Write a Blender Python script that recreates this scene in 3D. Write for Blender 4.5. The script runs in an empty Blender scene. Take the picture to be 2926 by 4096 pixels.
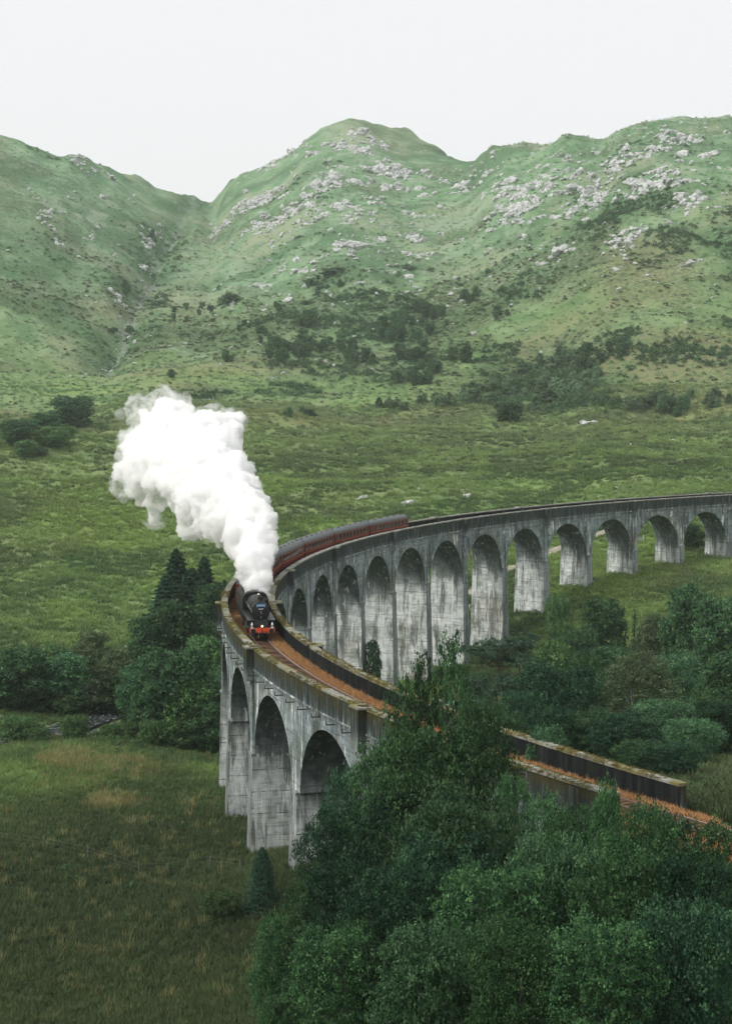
import bpy, math, random
import numpy as np
from mathutils import Vector, Matrix

# ------------------------------------------------------------------ camera, sky, sun
S = bpy.context.scene
COL = S.collection
CAM = np.array([-220.44773, -261.47567, 29.11])
YAW, PITCH, FPX = 1.58998, -0.05238, 7575.2       # focal length in pixels of the 2926 px wide photograph
cd = bpy.data.cameras.new('camera'); cam = bpy.data.objects.new('camera', cd); COL.objects.link(cam)
cam.location = CAM; cam.rotation_euler = (math.pi/2 + PITCH, 0, YAW - math.pi/2)
cd.sensor_fit = 'HORIZONTAL'; cd.sensor_width = 36; cd.lens = 36*FPX/2926
cd.shift_y = -162/2926; cd.clip_start = 1; cd.clip_end = 9000
S.camera = cam

SUN_EL, SUN_AZ = math.radians(42), math.radians(208)   # azimuth of the direction towards the sun, from +x counter-clockwise
w = bpy.data.worlds.new('World'); S.world = w; w.use_nodes = True
nt = w.node_tree; nt.nodes.clear()
wo = nt.nodes.new('ShaderNodeOutputWorld'); bg = nt.nodes.new('ShaderNodeBackground')
sk = nt.nodes.new('ShaderNodeTexSky'); sk.sky_type = 'NISHITA'; sk.sun_disc = False
sk.sun_elevation = SUN_EL; sk.sun_rotation = math.pi/2 - SUN_AZ; sk.air_density = 1; sk.dust_density = 4
mx = nt.nodes.new('ShaderNodeMix'); mx.data_type = 'RGBA'; mx.inputs[0].default_value = 0.94   # the closed cloud deck over the blue
mx.inputs[7].default_value = (5.75, 5.75, 5.83, 1)
nt.links.new(sk.outputs[0], mx.inputs[6]); nt.links.new(mx.outputs[2], bg.inputs[0]); bg.inputs[1].default_value = 0.1
nt.links.new(bg.outputs[0], wo.inputs[0])
sd = bpy.data.lights.new('sun', 'SUN'); sd.energy = 1.5; sd.angle = math.radians(12); sd.color = (1, .965, .9)
so = bpy.data.objects.new('sun', sd); COL.objects.link(so); so.location = (0, 0, 400)
dv = Vector((math.cos(SUN_AZ)*math.cos(SUN_EL), math.sin(SUN_AZ)*math.cos(SUN_EL), math.sin(SUN_EL)))
so.rotation_euler = dv.to_track_quat('Z', 'Y').to_euler()
S.view_settings.view_transform = 'Standard'; S.view_settings.look = 'None'
S.view_settings.exposure = 0.74; S.view_settings.gamma = 1; S.view_settings.use_curve_mapping = False
cy = S.cycles if hasattr(S, 'cycles') else None
S.render.engine = 'CYCLES'; cy = S.cycles
cy.use_denoising = True; cy.max_bounces = 28; cy.diffuse_bounces = 3; cy.glossy_bounces = 2
cy.transmission_bounces = 4; cy.volume_bounces = 24; cy.transparent_max_bounces = 16
cy.caustics_reflective = False; cy.caustics_refractive = False; cy.use_adaptive_sampling = True; cy.adaptive_threshold = 0.015
cy.sample_clamp_indirect = 4

# ------------------------------------------------------------------ small helpers
rng = np.random.default_rng(7); random.seed(7)
HAZE = 0.00008
R = 241.0; PH, PA = 3.09533, -0.07052        # viaduct arc: centre at the origin, arch k stands at angle PH + PA*k
def ang(k): return PH + PA*k
def pol(r, k, z=0.0):
    a = ang(k); return np.array([r*math.cos(a), r*math.sin(a), z])
FW = np.array([math.cos(YAW)*math.cos(PITCH), math.sin(YAW)*math.cos(PITCH), math.sin(PITCH)])
RT = np.array([math.sin(YAW), -math.cos(YAW), 0]); UP = np.cross(RT, FW)
OV = 2926/1624.0
def ray(u, v):     # survey ray through a point of the photograph (coordinates of its 1624 px wide overview)
    return FW + RT*((u*OV-1463)/FPX) - UP*((v*OV-1886.4)/FPX)
def at(u, v, d):   # point at horizontal distance d on that ray
    q = ray(u, v); return CAM + q*(d/math.hypot(q[0], q[1]))

def _h(ix, iy, seed):
    n = (ix.astype(np.int64)*374761393 + iy.astype(np.int64)*668265263 + seed*974634777) & 0x7fffffff
    n = ((n ^ (n >> 13))*1274126177) & 0x7fffffff
    return ((n ^ (n >> 16)) & 0xffff)/65535.0
def vnoise(x, y, seed=0):
    x = np.asarray(x, float); y = np.asarray(y, float)
    ix = np.floor(x); iy = np.floor(y); fx = x-ix; fy = y-iy
    fx = fx*fx*fx*(fx*(fx*6-15)+10); fy = fy*fy*fy*(fy*(fy*6-15)+10)
    a = _h(ix, iy, seed); b = _h(ix+1, iy, seed); c = _h(ix, iy+1, seed); d = _h(ix+1, iy+1, seed)
    return (a+(b-a)*fx)*(1-fy)+(c+(d-c)*fx)*fy
def fbm(x, y, sc, oc=4, seed=0, gain=.5):
    s = 0; am = 1; t = 0
    for i in range(oc):
        f = 2.03**i/sc
        s = s+am*(vnoise(x*f+13.7*i, y*f-7.1*i, seed+i)*2-1); t += am; am *= gain
    return s/t
def sstep(a, b, x):
    t = np.clip((np.asarray(x, float)-a)/(b-a), 0, 1); return t*t*(3-2*t)
def pchip(xs, ys, x):
    xs = np.asarray(xs, float); ys = np.asarray(ys, float); h = np.diff(xs); dl = np.diff(ys)/h
    m = np.zeros(len(xs)); m[0] = dl[0]; m[-1] = dl[-1]
    for i in range(1, len(xs)-1):
        if dl[i-1]*dl[i] > 0:
            w1 = 2*h[i]+h[i-1]; w2 = h[i]+2*h[i-1]; m[i] = (w1+w2)/(w1/dl[i-1]+w2/dl[i])
    x = np.asarray(x, float); i = np.clip(np.searchsorted(xs, x)-1, 0, len(xs)-2)
    t = np.clip((x-xs[i])/h[i], 0, 1); t2 = t*t; t3 = t2*t
    return (2*t3-3*t2+1)*ys[i]+(t3-2*t2+t)*h[i]*m[i]+(-2*t3+3*t2)*ys[i+1]+(t3-t2)*h[i]*m[i+1]

def new_mesh(name, V, F, smooth=False, attrs=None, mat=None):
    """V (n,3); F either an (m,3|4) array or a list of index tuples"""
    me = bpy.data.meshes.new(name)
    V = np.asarray(V, np.float32)
    if isinstance(F, np.ndarray):
        n = F.shape[1]
        me.vertices.add(len(V)); me.vertices.foreach_set('co', V.ravel())
        me.loops.add(F.size); me.loops.foreach_set('vertex_index', F.astype(np.int32).ravel())
        me.polygons.add(len(F)); me.polygons.foreach_set('loop_start', np.arange(0, F.size, n, dtype=np.int32))
        me.update(calc_edges=True)
    else:
        me.from_pydata([tuple(map(float, p)) for p in V], [], F); me.update()
    if smooth: me.polygons.foreach_set('use_smooth', np.ones(len(me.polygons), bool))
    for k, (dom, arr) in (attrs or {}).items():
        at_ = me.attributes.new(k, 'FLOAT', dom); at_.data.foreach_set('value', np.asarray(arr, np.float32).ravel())
    if mat: me.materials.append(mat)
    return me
def link(name, me, parent=None, loc=None, rot=None):
    o = bpy.data.objects.new(name, me); COL.objects.link(o)
    if parent: o.parent = parent
    if loc is not None: o.location = loc
    if rot is not None: o.rotation_euler = rot
    return o
def tag(o, label=None, cat=None, group=None, kind=None):
    if label: o['label'] = label
    if cat: o['category'] = cat
    if group: o['group'] = group
    if kind: o['kind'] = kind
    return o
def empty(name, loc=(0, 0, 0), rz=0, **kw):
    o = bpy.data.objects.new(name, None); COL.objects.link(o); o.location = loc; o.rotation_euler = (0, 0, rz)
    o.empty_display_size = .5
    return tag(o, **kw)
def copy_tree(o, parent=None):
    c = o.copy(); COL.objects.link(c)
    if parent is not None: c.parent = parent
    for ch in list(o.children): copy_tree(ch, c)
    return c

class MB:
    """collects simple solids into one mesh"""
    def __init__(s): s.v = []; s.f = []
    def add(s, V, F):
        n = len(s.v); s.v += [tuple(map(float, p)) for p in V]; s.f += [tuple(i+n for i in f) for f in F]; return s
    def box(s, x0, x1, y0, y1, z0, z1):
        return s.add([(x0,y0,z0),(x1,y0,z0),(x1,y1,z0),(x0,y1,z0),(x0,y0,z1),(x1,y0,z1),(x1,y1,z1),(x0,y1,z1)],
                     [(3,2,1,0),(4,5,6,7),(0,1,5,4),(1,2,6,5),(2,3,7,6),(3,0,4,7)])
    def tube(s, p, q, r0, r1=None, n=10, cap=True):
        r1 = r0 if r1 is None else r1
        p = Vector(p); q = Vector(q); d = (q-p).normalized()
        a = d.orthogonal().normalized(); b = d.cross(a)
        V = [p+(a*math.cos(t)+b*math.sin(t))*r0 for t in [2*math.pi*i/n for i in range(n)]] + \
            [q+(a*math.cos(t)+b*math.sin(t))*r1 for t in [2*math.pi*i/n for i in range(n)]]
        F = [(i, (i+1) % n, n+(i+1) % n, n+i) for i in range(n)]
        if cap: F += [tuple(range(n-1, -1, -1)), tuple(range(n, 2*n))]
        return s.add(V, F)
    def lathe(s, prof, n=20, axis='x', c=(0, 0, 0)):
        """prof = [(t, r)] along the axis"""
        V = []; F = []
        for (t, r) in prof:
            for i in range(n):
                a = 2*math.pi*i/n; u, w_ = r*math.cos(a), r*math.sin(a)
                p = (t, u, w_) if axis == 'x' else ((u, t, w_) if axis == 'y' else (u, w_, t))
                V.append((p[0]+c[0], p[1]+c[1], p[2]+c[2]))
        for j in range(len(prof)-1):
            for i in range(n):
                F.append((j*n+i, j*n+(i+1) % n, (j+1)*n+(i+1) % n, (j+1)*n+i))
        F += [tuple(range(n-1, -1, -1)), tuple((len(prof)-1)*n+i for i in range(n))]
        return s.add(V, F)
    def loft(s, rings, closed=True, caps=True):
        n = len(rings[0]); V = [p for r_ in rings for p in r_]; F = []
        m = n if closed else n-1
        for j in range(len(rings)-1):
            for i in range(m):
                F.append((j*n+i, j*n+(i+1) % n, (j+1)*n+(i+1) % n, (j+1)*n+i))
        if caps and closed: F += [tuple(range(n-1, -1, -1)), tuple((len(rings)-1)*n+i for i in range(n))]
        return s.add(V, F)
    def mesh(s, name, mat=None, smooth=False, angle=None):
        me = new_mesh(name, s.v, s.f, mat=mat)
        if smooth:
            me.polygons.foreach_set('use_smooth', np.ones(len(me.polygons), bool))
            try: me.set_sharp_from_angle(angle=math.radians(angle or 35))
            except Exception: pass
        return me
    def build(s, name, mat, parent=None, smooth=False, angle=None):
        return link(name, s.mesh(name, mat, smooth, angle), parent)

# ------------------------------------------------------------------ material helpers
class NT:
    def __init__(s, name):
        s.m = bpy.data.materials.new(name); s.m.use_nodes = True; s.t = s.m.node_tree; s.t.nodes.clear()
        s.out = s.t.nodes.new('ShaderNodeOutputMaterial')
    def n(s, typ, **kw):
        o = s.t.nodes.new(typ)
        for k, v in kw.items():
            if k.startswith('i_'):
                o.inputs[int(k[2:]) if k[2:].isdigit() else k[2:]].default_value = v
            else: setattr(o, k, v)
        return o
    def l(s, a, b): s.t.links.new(a, b)
    def put(s, sock, v):
        if hasattr(v, 'links') or isinstance(v, bpy.types.NodeSocket): s.l(v, sock)
        else: sock.default_value = v
    def math(s, op, a, b=0.0, c=0.0, clamp=False):
        o = s.n('ShaderNodeMath', operation=op, use_clamp=clamp)
        s.put(o.inputs[0], a); s.put(o.inputs[1], b)
        if op in ('MULTIPLY_ADD', 'SMOOTH_MIN'): s.put(o.inputs[2], c)
        return o.outputs[0]
    def ramp(s, x, a, b, lo=0.0, hi=1.0):
        o = s.n('ShaderNodeMapRange', interpolation_type='SMOOTHSTEP'); s.put(o.inputs[0], x)
        for i, v in zip((1, 2, 3, 4), (a, b, lo, hi)): s.put(o.inputs[i], v)
        return o.outputs[0]
    def mix(s, f, a, b, blend='MIX'):
        o = s.n('ShaderNodeMix', data_type='RGBA', blend_type=blend); s.put(o.inputs[0], f)
        for i, v in ((6, a), (7, b)):
            if isinstance(v, tuple): v = v if len(v) == 4 else v+(1,)
            s.put(o.inputs[i], v)
        return o.outputs[2]
    def noise(s, vec, scale, detail=4, rough=.55, dist=0.0, col=False):
        o = s.n('ShaderNodeTexNoise'); s.put(o.inputs['Vector'], vec)
        o.inputs['Scale'].default_value = scale; o.inputs['Detail'].default_value = detail
        o.inputs['Roughness'].default_value = rough; o.inputs['Distortion'].default_value = dist
        return o.outputs['Color' if col else 'Fac']
    def comb(s, x, y, z):
        o = s.n('ShaderNodeCombineXYZ'); s.put(o.inputs[0], x); s.put(o.inputs[1], y); s.put(o.inputs[2], z); return o.outputs[0]
    def attr(s, name):
        return s.n('ShaderNodeAttribute', attribute_name=name).outputs['Fac']
    def pos(s): return s.n('ShaderNodeNewGeometry').outputs['Position']
    def obj(s): return s.n('ShaderNodeTexCoord').outputs['Object']
    def bump(s, h, strength=.4, dist=.1):
        o = s.n('ShaderNodeBump'); o.inputs['Strength'].default_value = strength; o.inputs['Distance'].default_value = dist
        s.l(h, o.inputs['Height']); return o.outputs[0]
    def bsdf(s, col, rough=.8, metal=0.0, normal=None, spec=.3, emit=None, es=1.0):
        o = s.n('ShaderNodeBsdfPrincipled')
        s.put(o.inputs['Base Color'], col if not isinstance(col, tuple) or len(col) == 4 else col+(1,))
        s.put(o.inputs['Roughness'], rough); o.inputs['Metallic'].default_value = metal
        o.inputs['Specular IOR Level'].default_value = spec
        if normal is not None: s.l(normal, o.inputs['Normal'])
        if emit: o.inputs['Emission Color'].default_value = emit+(1,); o.inputs['Emission Strength'].default_value = es
        s.l(o.outputs[0], s.out.inputs[0]); return s.m
def weathered(name, c, rough=.5, metal=0.0, var=.25, scale=3.0, spec=.4):
    k = NT(name); p = k.obj()
    n = k.noise(p, scale, 5, .6); n2 = k.noise(p, scale*9, 3, .6)
    f = k.math('ADD', k.math('MULTIPLY', n, .7), k.math('MULTIPLY', n2, .3))
    d = tuple(x*(1-var) for x in c); b = tuple(min(1, x*(1+var)) for x in c)
    return k.bsdf(k.mix(k.ramp(f, .3, .7), d, b), k.ramp(n, .3, .7, rough-.1, rough+.12), metal, spec=spec)
# ------------------------------------------------------------------ the lie of the land
def E_(v): return -(v*OV-1489)/FPX
DST = np.exp(np.linspace(math.log(430), math.log(3000), 90))
def far_col(pts, dr, vs, bow=.12):
    """pts: (distance, overview row) up to ~1000 m; dr: ridge distance; vs: skyline row"""
    d = [p[0] for p in pts]; e = [E_(p[1]) for p in pts]
    d0, e0 = d[-1], e[-1]; es = E_(vs)
    for t in (.15, .3, .45, .6, .75, .88, .96):
        d.append(d0+(dr-d0)*t); e.append(e0+(es-e0)*(t+bow*math.sin(math.pi*t)))
    d += [dr, dr+60, dr+300, 3200]; e += [es, es-.004, es-.045, es-.2]
    return pchip(d, e, DST)
Lp = [(430, 1322), (480, 1245), (551, 1150), (620, 1085), (690, 1010), (740, 968), (790, 975), (850, 955), (920, 900), (1000, 850)]
Mp = [(430, 1330), (480, 1240), (545, 1150), (640, 1050), (770, 950), (860, 900), (960, 850)]
Cp = [(430, 1330), (480, 1225), (538, 1150), (600, 1092), (713, 1000), (820, 940), (890, 900), (980, 850)]
Rp = [(430, 1285), (455, 1240), (490, 1180), (530, 1112), (600, 1050), (680, 1000), (760, 950), (840, 900), (905, 850)]
FC = [(-250, Lp, 1650, 250, .1), (-60, Lp, 1680, 292, .1), (94, Lp, 1700, 335, .1), (200, Lp, 1750, 365, .1), (300, Mp, 1820, 402, .1), (365, Mp, 1860, 430, .1),
      (430, Mp, 1890, 431, .1), (468, Mp, 1890, 444, .1), (500, Mp, 1880, 415, .1), (540, Mp, 1870, 388, .1), (600, Mp, 1870, 369, .09), (650, Mp, 1860, 338, .1),
      (690, Cp, 1860, 305, .1), (740, Cp, 1860, 288, .1), (790, Cp, 1860, 284, .1), (850, Cp, 1870, 293, .1), (900, Cp, 1880, 303, .1),
      (960, Cp, 1830, 330, .11), (1032, Cp, 1760, 357, .12), (1090, Cp, 1690, 331, .13), (1160, Cp, 1630, 320, .13), (1250, Cp, 1560, 305, .14),
      (1320, Rp, 1560, 317, .14), (1390, Rp, 1520, 290, .14), (1450, Rp, 1500, 273, .12), (1500, Rp, 1500, 266, .12), (1560, Rp, 1500, 268, .12), (1800, Rp, 1520, 260, .12), (2000, Rp, 1520, 262, .1)]
FU = np.array([c[0] for c in FC], float)
FE = np.stack([far_col(c[1], c[2], c[3], c[4]) for c in FC])          # (columns, stations)
UG = np.linspace(-250, 2000, 451)
FG = np.stack([pchip(FU, FE[:, j], UG) for j in range(len(DST))], 1)   # (451, 90)
_k = np.exp(-.5*(np.arange(-30, 31)/11.)**2); _k /= _k.sum()
for _j in range(len(DST)):                                             # soften the change from column to column
    _s = np.convolve(np.pad(FG[:, _j], 30, mode='edge'), _k, 'valid'); _w = float(sstep(1500, 1050, DST[_j])); FG[:, _j] = FG[:, _j]*(1-_w)+_s*_w
def far_z(u, d):
    fu = np.clip((u+250)/2250*450, 0, 449.999); iu = fu.astype(int); tu = fu-iu
    fd = np.clip(np.interp(np.log(np.maximum(d, 1)), np.log(DST), np.arange(len(DST))), 0, len(DST)-1.001); i = fd.astype(int); td = fd-i
    e = (FG[iu, i]*(1-tu)+FG[iu+1, i]*tu)*(1-td)+(FG[iu, i+1]*(1-tu)+FG[iu+1, i+1]*tu)*td
    return CAM[2]+e*d
def ud(x, y):
    dx = np.asarray(x)-CAM[0]; dy = np.asarray(y)-CAM[1]
    f = dx*math.cos(YAW)+dy*math.sin(YAW); r_ = dx*math.sin(YAW)-dy*math.cos(YAW)
    return np.clip((1463+FPX*r_/np.maximum(f, 1e-3))/OV, -3000, 4600), np.hypot(dx, dy)
def fromud(u, d):
    t = (np.asarray(u)*OV-1463)/FPX; n = np.sqrt(1+t*t); d = np.asarray(d)
    return (CAM[0]+d/n*(math.cos(YAW)+t*math.sin(YAW)), CAM[1]+d/n*(math.sin(YAW)-t*math.cos(YAW)))

# near ground: thin-plate surface through surveyed heights
CP = []
for k, z in [(11.5, -15.4), (10.5, -17.2), (9.5, -18.3), (8.5, -22.2), (7.5, -28.2), (6.2, -30), (5, -30.5), (3.5, -30), (2, -29), (.3, -28), (-1, -26), (-2, -24),
             (-3.2, -22.6), (-4.3, -21.8), (-5.4, -17.5), (-6.5, -11.5), (-7.5, -6), (-8.7, -3.2), (-10, -2.9), (-11.5, -2.9), (-13, -2.9), (13.5, -11)]:
    p = pol(R, k); CP.append((p[0], p[1], z))
for u, d, z in [(92, 188, -23), (92, 230, -23.5), (92, 271, -24), (92, 300, -25), (92, 345, -25), (92, 390, -23), (-200, 250, -23), (-200, 330, -24), (-200, 180, -22),
                (330, 200, -22.5), (330, 250, -23.5), (330, 300, -25), (330, 350, -26), (330, 400, -25), (550, 190, -21.6),
                (92, 150, -23.2), (92, 120, -20), (92, 60, 1), (-200, 145, -22), (-200, 110, -17), (-200, 60, 1), (500, 100, -14), (500, 145, -21), (330, 165, -22.8), (330, 120, -20), (812, 165, -18.5), (500, 60, 3), (500, 30, 15),
                (812, 100, -8), (812, 140, -14.5), (812, 60, 4), (812, 30, 15), (1000, 130, -9), (1000, 160, -13), (1388, 60, 4), (1388, 30, 15), (1388, 100, -5), (1700, 60, 4), (1700, 100, -4),
                (812, 5, 26.5), (0, 30, 15), (1600, 30, 15), (1333, 200, -15), (1333, 250, -21), (1333, 300, -25), (1333, 345, -25), (1500, 200, -13), (1500, 260, -20), (1500, 320, -23), (1500, 370, -21),
                (1110, 260, -26), (1110, 310, -27), (1110, 350, -28.5), (1700, 250, -15), (1700, 330, -19), (1700, 150, -2.8)]:
    x, y = fromud(u, d); CP.append((float(x), float(y), z))
for u in (-200, 0, 92, 250, 400, 550, 700, 850, 1000, 1150, 1300, 1500, 1700):
    for d in (470, 530, 600):
        x, y = fromud(u, d); CP.append((float(x), float(y), float(far_z(np.array([float(u)]), np.array([float(d)]))[0])))
CP = np.array(CP)
def _phi(r): return np.where(r > 1e-6, r*r*np.log(np.maximum(r, 1e-6)), 0)
def _solve():
    X = CP[:, :2]/100; n = len(X); K = _phi(np.hypot(X[:, None, 0]-X[None, :, 0], X[:, None, 1]-X[None, :, 1]))+np.eye(n)*.004
    P = np.c_[np.ones(n), X]; A = np.block([[K, P], [P.T, np.zeros((3, 3))]])
    return np.linalg.solve(A, np.r_[CP[:, 2], 0, 0, 0])
TW = _solve()
def near_z(x, y):
    sh = np.shape(x); x = np.ravel(x)/100; y = np.ravel(y)/100; out = np.empty(len(x)); n = len(CP)
    for i in range(0, len(x), 20000):
        a = x[i:i+20000, None]; b = y[i:i+20000, None]
        out[i:i+20000] = _phi(np.hypot(a-CP[None, :, 0]/100, b-CP[None, :, 1]/100))@TW[:n]+TW[n]+TW[n+1]*a[:, 0]+TW[n+2]*b[:, 0]
    return out.reshape(sh)
def seg_dist(x, y, P):
    best = np.full(np.shape(x), 1e9); par = np.zeros(np.shape(x))
    for i in range(len(P)-1):
        ax, ay = P[i][:2]; bx, by = P[i+1][:2]; L2 = (bx-ax)**2+(by-ay)**2
        t = np.clip(((x-ax)*(bx-ax)+(y-ay)*(by-ay))/L2, 0, 1); d = np.hypot(x-ax-t*(bx-ax), y-ay-t*(by-ay))
        m = d < best; best = np.where(m, d, best); par = np.where(m, (i+t)/(len(P)-1), par)
    return best, par
GULLY = [tuple(map(float, fromud(u, d))) for u, d in [(462, 2020), (440, 1900), (405, 1720), (372, 1600), (352, 1500), (335, 1400), (305, 1290), (280, 1190), (250, 1110), (228, 1060)]]
RIVER = [tuple(map(float, fromud(u, d))) for u, d in [(-300, 262), (-100, 276), (60, 287), (130, 290), (190, 300), (235, 306), (330, 322), (480, 325), (640, 318), (800, 312), (950, 318)]]
PATHL = [tuple(map(float, fromud(u, d))) for u, d in [(985, 395), (1048, 428), (1110, 448), (1170, 462), (1230, 478), (1262, 483), (1330, 492), (1410, 505), (1480, 515), (1600, 530)]]
def rough(x, y, d, u):
    f = sstep(330, 700, d); h = sstep(850, 1300, d); mm = sstep(480, 650, d)*sstep(1150, 950, d)
    z = fbm(x, y, 95, 3, 3)*(.3+2.2*f+4.2*h) + fbm(x, y, 55, 3, 7)*4.6*mm + fbm(x, y, 30, 3, 11)*(.15+.9*f+2.3*h) + fbm(x, y, 9, 3, 23)*(.12+.3*f+.9*h)
    rid = 1-np.abs(fbm(x, y, 70, 3, 41))*3.2
    z = z+np.maximum(rid, 0)**2*h*3.2
    au = (u-812)*OV*d/FPX                                            # metres across the line of sight: drains running down the hill
    fold = 1-np.abs(fbm(au+.18*d, d*.16, 120, 3, 43))*3.0
    z = z-np.maximum(fold, 0)**1.5*h*5.5
    return z
def ground(x, y):
    x = np.asarray(x, float); y = np.asarray(y, float)
    u, d = ud(x, y)
    b = sstep(450, 560, d)
    z = near_z(x, y)*(1-b)+far_z(u, d)*b
    z = z+rough(x, y, d, u)
    g, gp = seg_dist(x, y, GULLY)
    wd = 105-45*gp
    z = z-((15-5*gp)*np.clip(1-g/wd, 0, 1)*sstep(1900, 1600, d)+6*np.clip(1-g/16, 0, 1)*sstep(1900, 1750, d))*sstep(980, 1100, d)
    rv, _ = seg_dist(x, y, RIVER)
    z = np.where(rv < 14, z*0+np.minimum(z, z-1.6*(1-rv/14)**.7), z)
    rr = np.hypot(x, y)                                             # the trackbed beyond the near abutment
    k = (np.arctan2(y, x)-PH) ; k = np.where(k > 0, k-2*math.pi, k)/PA
    k = (np.mod(np.arctan2(y, x), 2*math.pi)-PH)/PA
    near = (k < -7.9) & (k > -16)
    t = sstep(3.4, 9, np.abs(rr-R))
    zz = np.where(near, z*t+(-2.35)*(1-t), z)
    wk = sstep(-8.6, -9.2, k)
    z = np.where(near, z*(1-wk)+zz*wk, z)
    # never let the slope reach up through the deck
    on = (np.abs(rr-R) < 4.2) & (k > -9.3) & (k < 13.5)
    z = np.where(on, np.minimum(z, -3.3), z)
    return z
def gz(x, y): return float(ground(np.array([x]), np.array([y]))[0])
_dm = np.exp(np.linspace(math.log(40), math.log(2500), 1400))
def hit(u, v, dmin=60):
    """where the survey ray meets the ground"""
    q = ray(u, v); n = math.hypot(q[0], q[1]); D = _dm[_dm > dmin]
    x = CAM[0]+q[0]/n*D; y = CAM[1]+q[1]/n*D; zr = CAM[2]+q[2]/n*D
    b = ground(x, y)-zr; i = np.argmax(b > 0)
    if not (b > 0).any(): i = len(D)-1
    t = 0 if i == 0 else b[i-1]/(b[i-1]-b[i]+1e-9); d = D[max(i-1, 0)]+(D[i]-D[max(i-1, 0)])*t
    X = CAM[0]+q[0]/n*d; Y = CAM[1]+q[1]/n*d
    return np.array([X, Y, gz(X, Y)]), d

# vegetation patches: (column, row, half width, half height, kind, strength) surveyed on the photograph, kept as ellipses on the land
PATCH = []
def patch(u, v, ru, rv, kind, s=1.0):
    a, d1 = hit(u, v+rv); b, d2 = hit(u, v-rv); c, dc = hit(u, v)
    if d2-d1 > 500 or d2 < d1: d1, d2 = dc*.93, dc*1.07
    PATCH.append(((d1+d2)/2, (d2-d1)/2+3, u, ru, kind, s))
for a in [(1010, 648, 110, 28, 'heath', 1.0), (640, 700, 150, 40, 'heath', .75), (760, 690, 120, 60, 'bracken', .6), (420, 720, 90, 30, 'heath', .9), (330, 745, 70, 25, 'heath', .7), (520, 760, 120, 40, 'heath', .6),
          (1180, 800, 130, 55, 'bracken', 1.1), (1320, 790, 90, 45, 'bracken', .8), (860, 800, 150, 50, 'bracken', .7), (700, 790, 120, 50, 'bracken', .6),
          (1290, 560, 30, 50, 'bracken', .9), (1480, 540, 50, 30, 'bracken', .9), (1060, 700, 130, 25, 'heath', .6), (1330, 620, 120, 14, 'heath', .5), (1490, 525, 40, 12, 'heath', .8),
          (130, 580, 45, 60, 'bracken', .7), (300, 560, 60, 90, 'bracken', .5), (200, 640, 80, 40, 'bracken', .6), (170, 690, 70, 20, 'bracken', .6), (380, 540, 20, 60, 'bracken', .6),
          (510, 665, 30, 12, 'bracken', 1.0), (720, 600, 80, 20, 'heath', .7), (740, 620, 90, 24, 'bracken', .8), (1130, 545, 60, 14, 'bracken', .8), (870, 620, 50, 18, 'bracken', .7),
          (1250, 880, 150, 50, 'bracken', .9), (1450, 890, 80, 30, 'bracken', 1.0), (1330, 910, 60, 20, 'bracken', 1.0),
          (1200, 1010, 400, 75, 'heath', .85), (1400, 960, 160, 25, 'heath', .9), (720, 980, 180, 40, 'heath', .55), (820, 1050, 250, 55, 'heath', .75), (650, 1020, 120, 70, 'heath', .6),
          (700, 945, 90, 8, 'straw', .6), (880, 935, 60, 8, 'straw', .5), (640, 870, 90, 15, 'bracken', .6), (1400, 670, 140, 20, 'straw', .8), (1300, 720, 160, 30, 'straw', .5), (930, 560, 120, 40, 'straw', .6), (830, 500, 90, 20, 'straw', .7),
          (620, 520, 100, 30, 'straw', .5), (450, 560, 60, 60, 'straw', .5), (400, 660, 60, 40, 'straw', .5), (1500, 400, 40, 40, 'straw', .3), (1000, 470, 90, 15, 'straw', .7), (1230, 490, 40, 40, 'straw', .5), (600, 1090, 80, 30, 'lush', .6),
          (230, 1180, 180, 60, 'lush', .8), (430, 1300, 100, 60, 'lush', .7), (170, 1080, 90, 60, 'lush', .6), (700, 1170, 120, 20, 'lush', .8), (150, 1360, 90, 30, 'lush', .6), (1350, 1280, 160, 60, 'lush', .9), (1450, 1250, 90, 50, 'lush', .8), (1230, 1230, 120, 30, 'lush', .6),
          (180, 1240, 70, 30, 'bracken', 1.0), (230, 1325, 80, 16, 'bracken', .9), (200, 1012, 40, 14, 'bracken', .9), (150, 1060, 30, 10, 'bracken', .6), (340, 800, 90, 18, 'lush', .5), (420, 840, 110, 25, 'lush', .5), (160, 850, 90, 30, 'lush', .4),
          (220, 735, 40, 10, 'straw', .6), (180, 820, 60, 8, 'straw', .5),
          (250, 1640, 220, 26, 'bracken', 1.0), (140, 1688, 90, 20, 'straw', 1.0), (220, 1712, 150, 34, 'straw', .4), (235, 1785, 75, 13, 'straw', 1.0), (290, 1830, 60, 22, 'straw', .3), (420, 1790, 60, 14, 'straw', .25),
          (140, 1760, 40, 15, 'heath', .6), (150, 1920, 70, 25, 'heath', .8), (450, 1830, 60, 30, 'heath', .5), (300, 1950, 200, 30, 'bracken', .7), (1240, 1340, 60, 30, 'bracken', .8), (1170, 1300, 60, 20, 'bracken', .9), (1130, 1400, 80, 45, 'bracken', 1.0), (1225, 1345, 60, 30, 'bracken', 1.0), (1270, 1290, 70, 14, 'bracken', .8)]:
    patch(*a)
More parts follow.
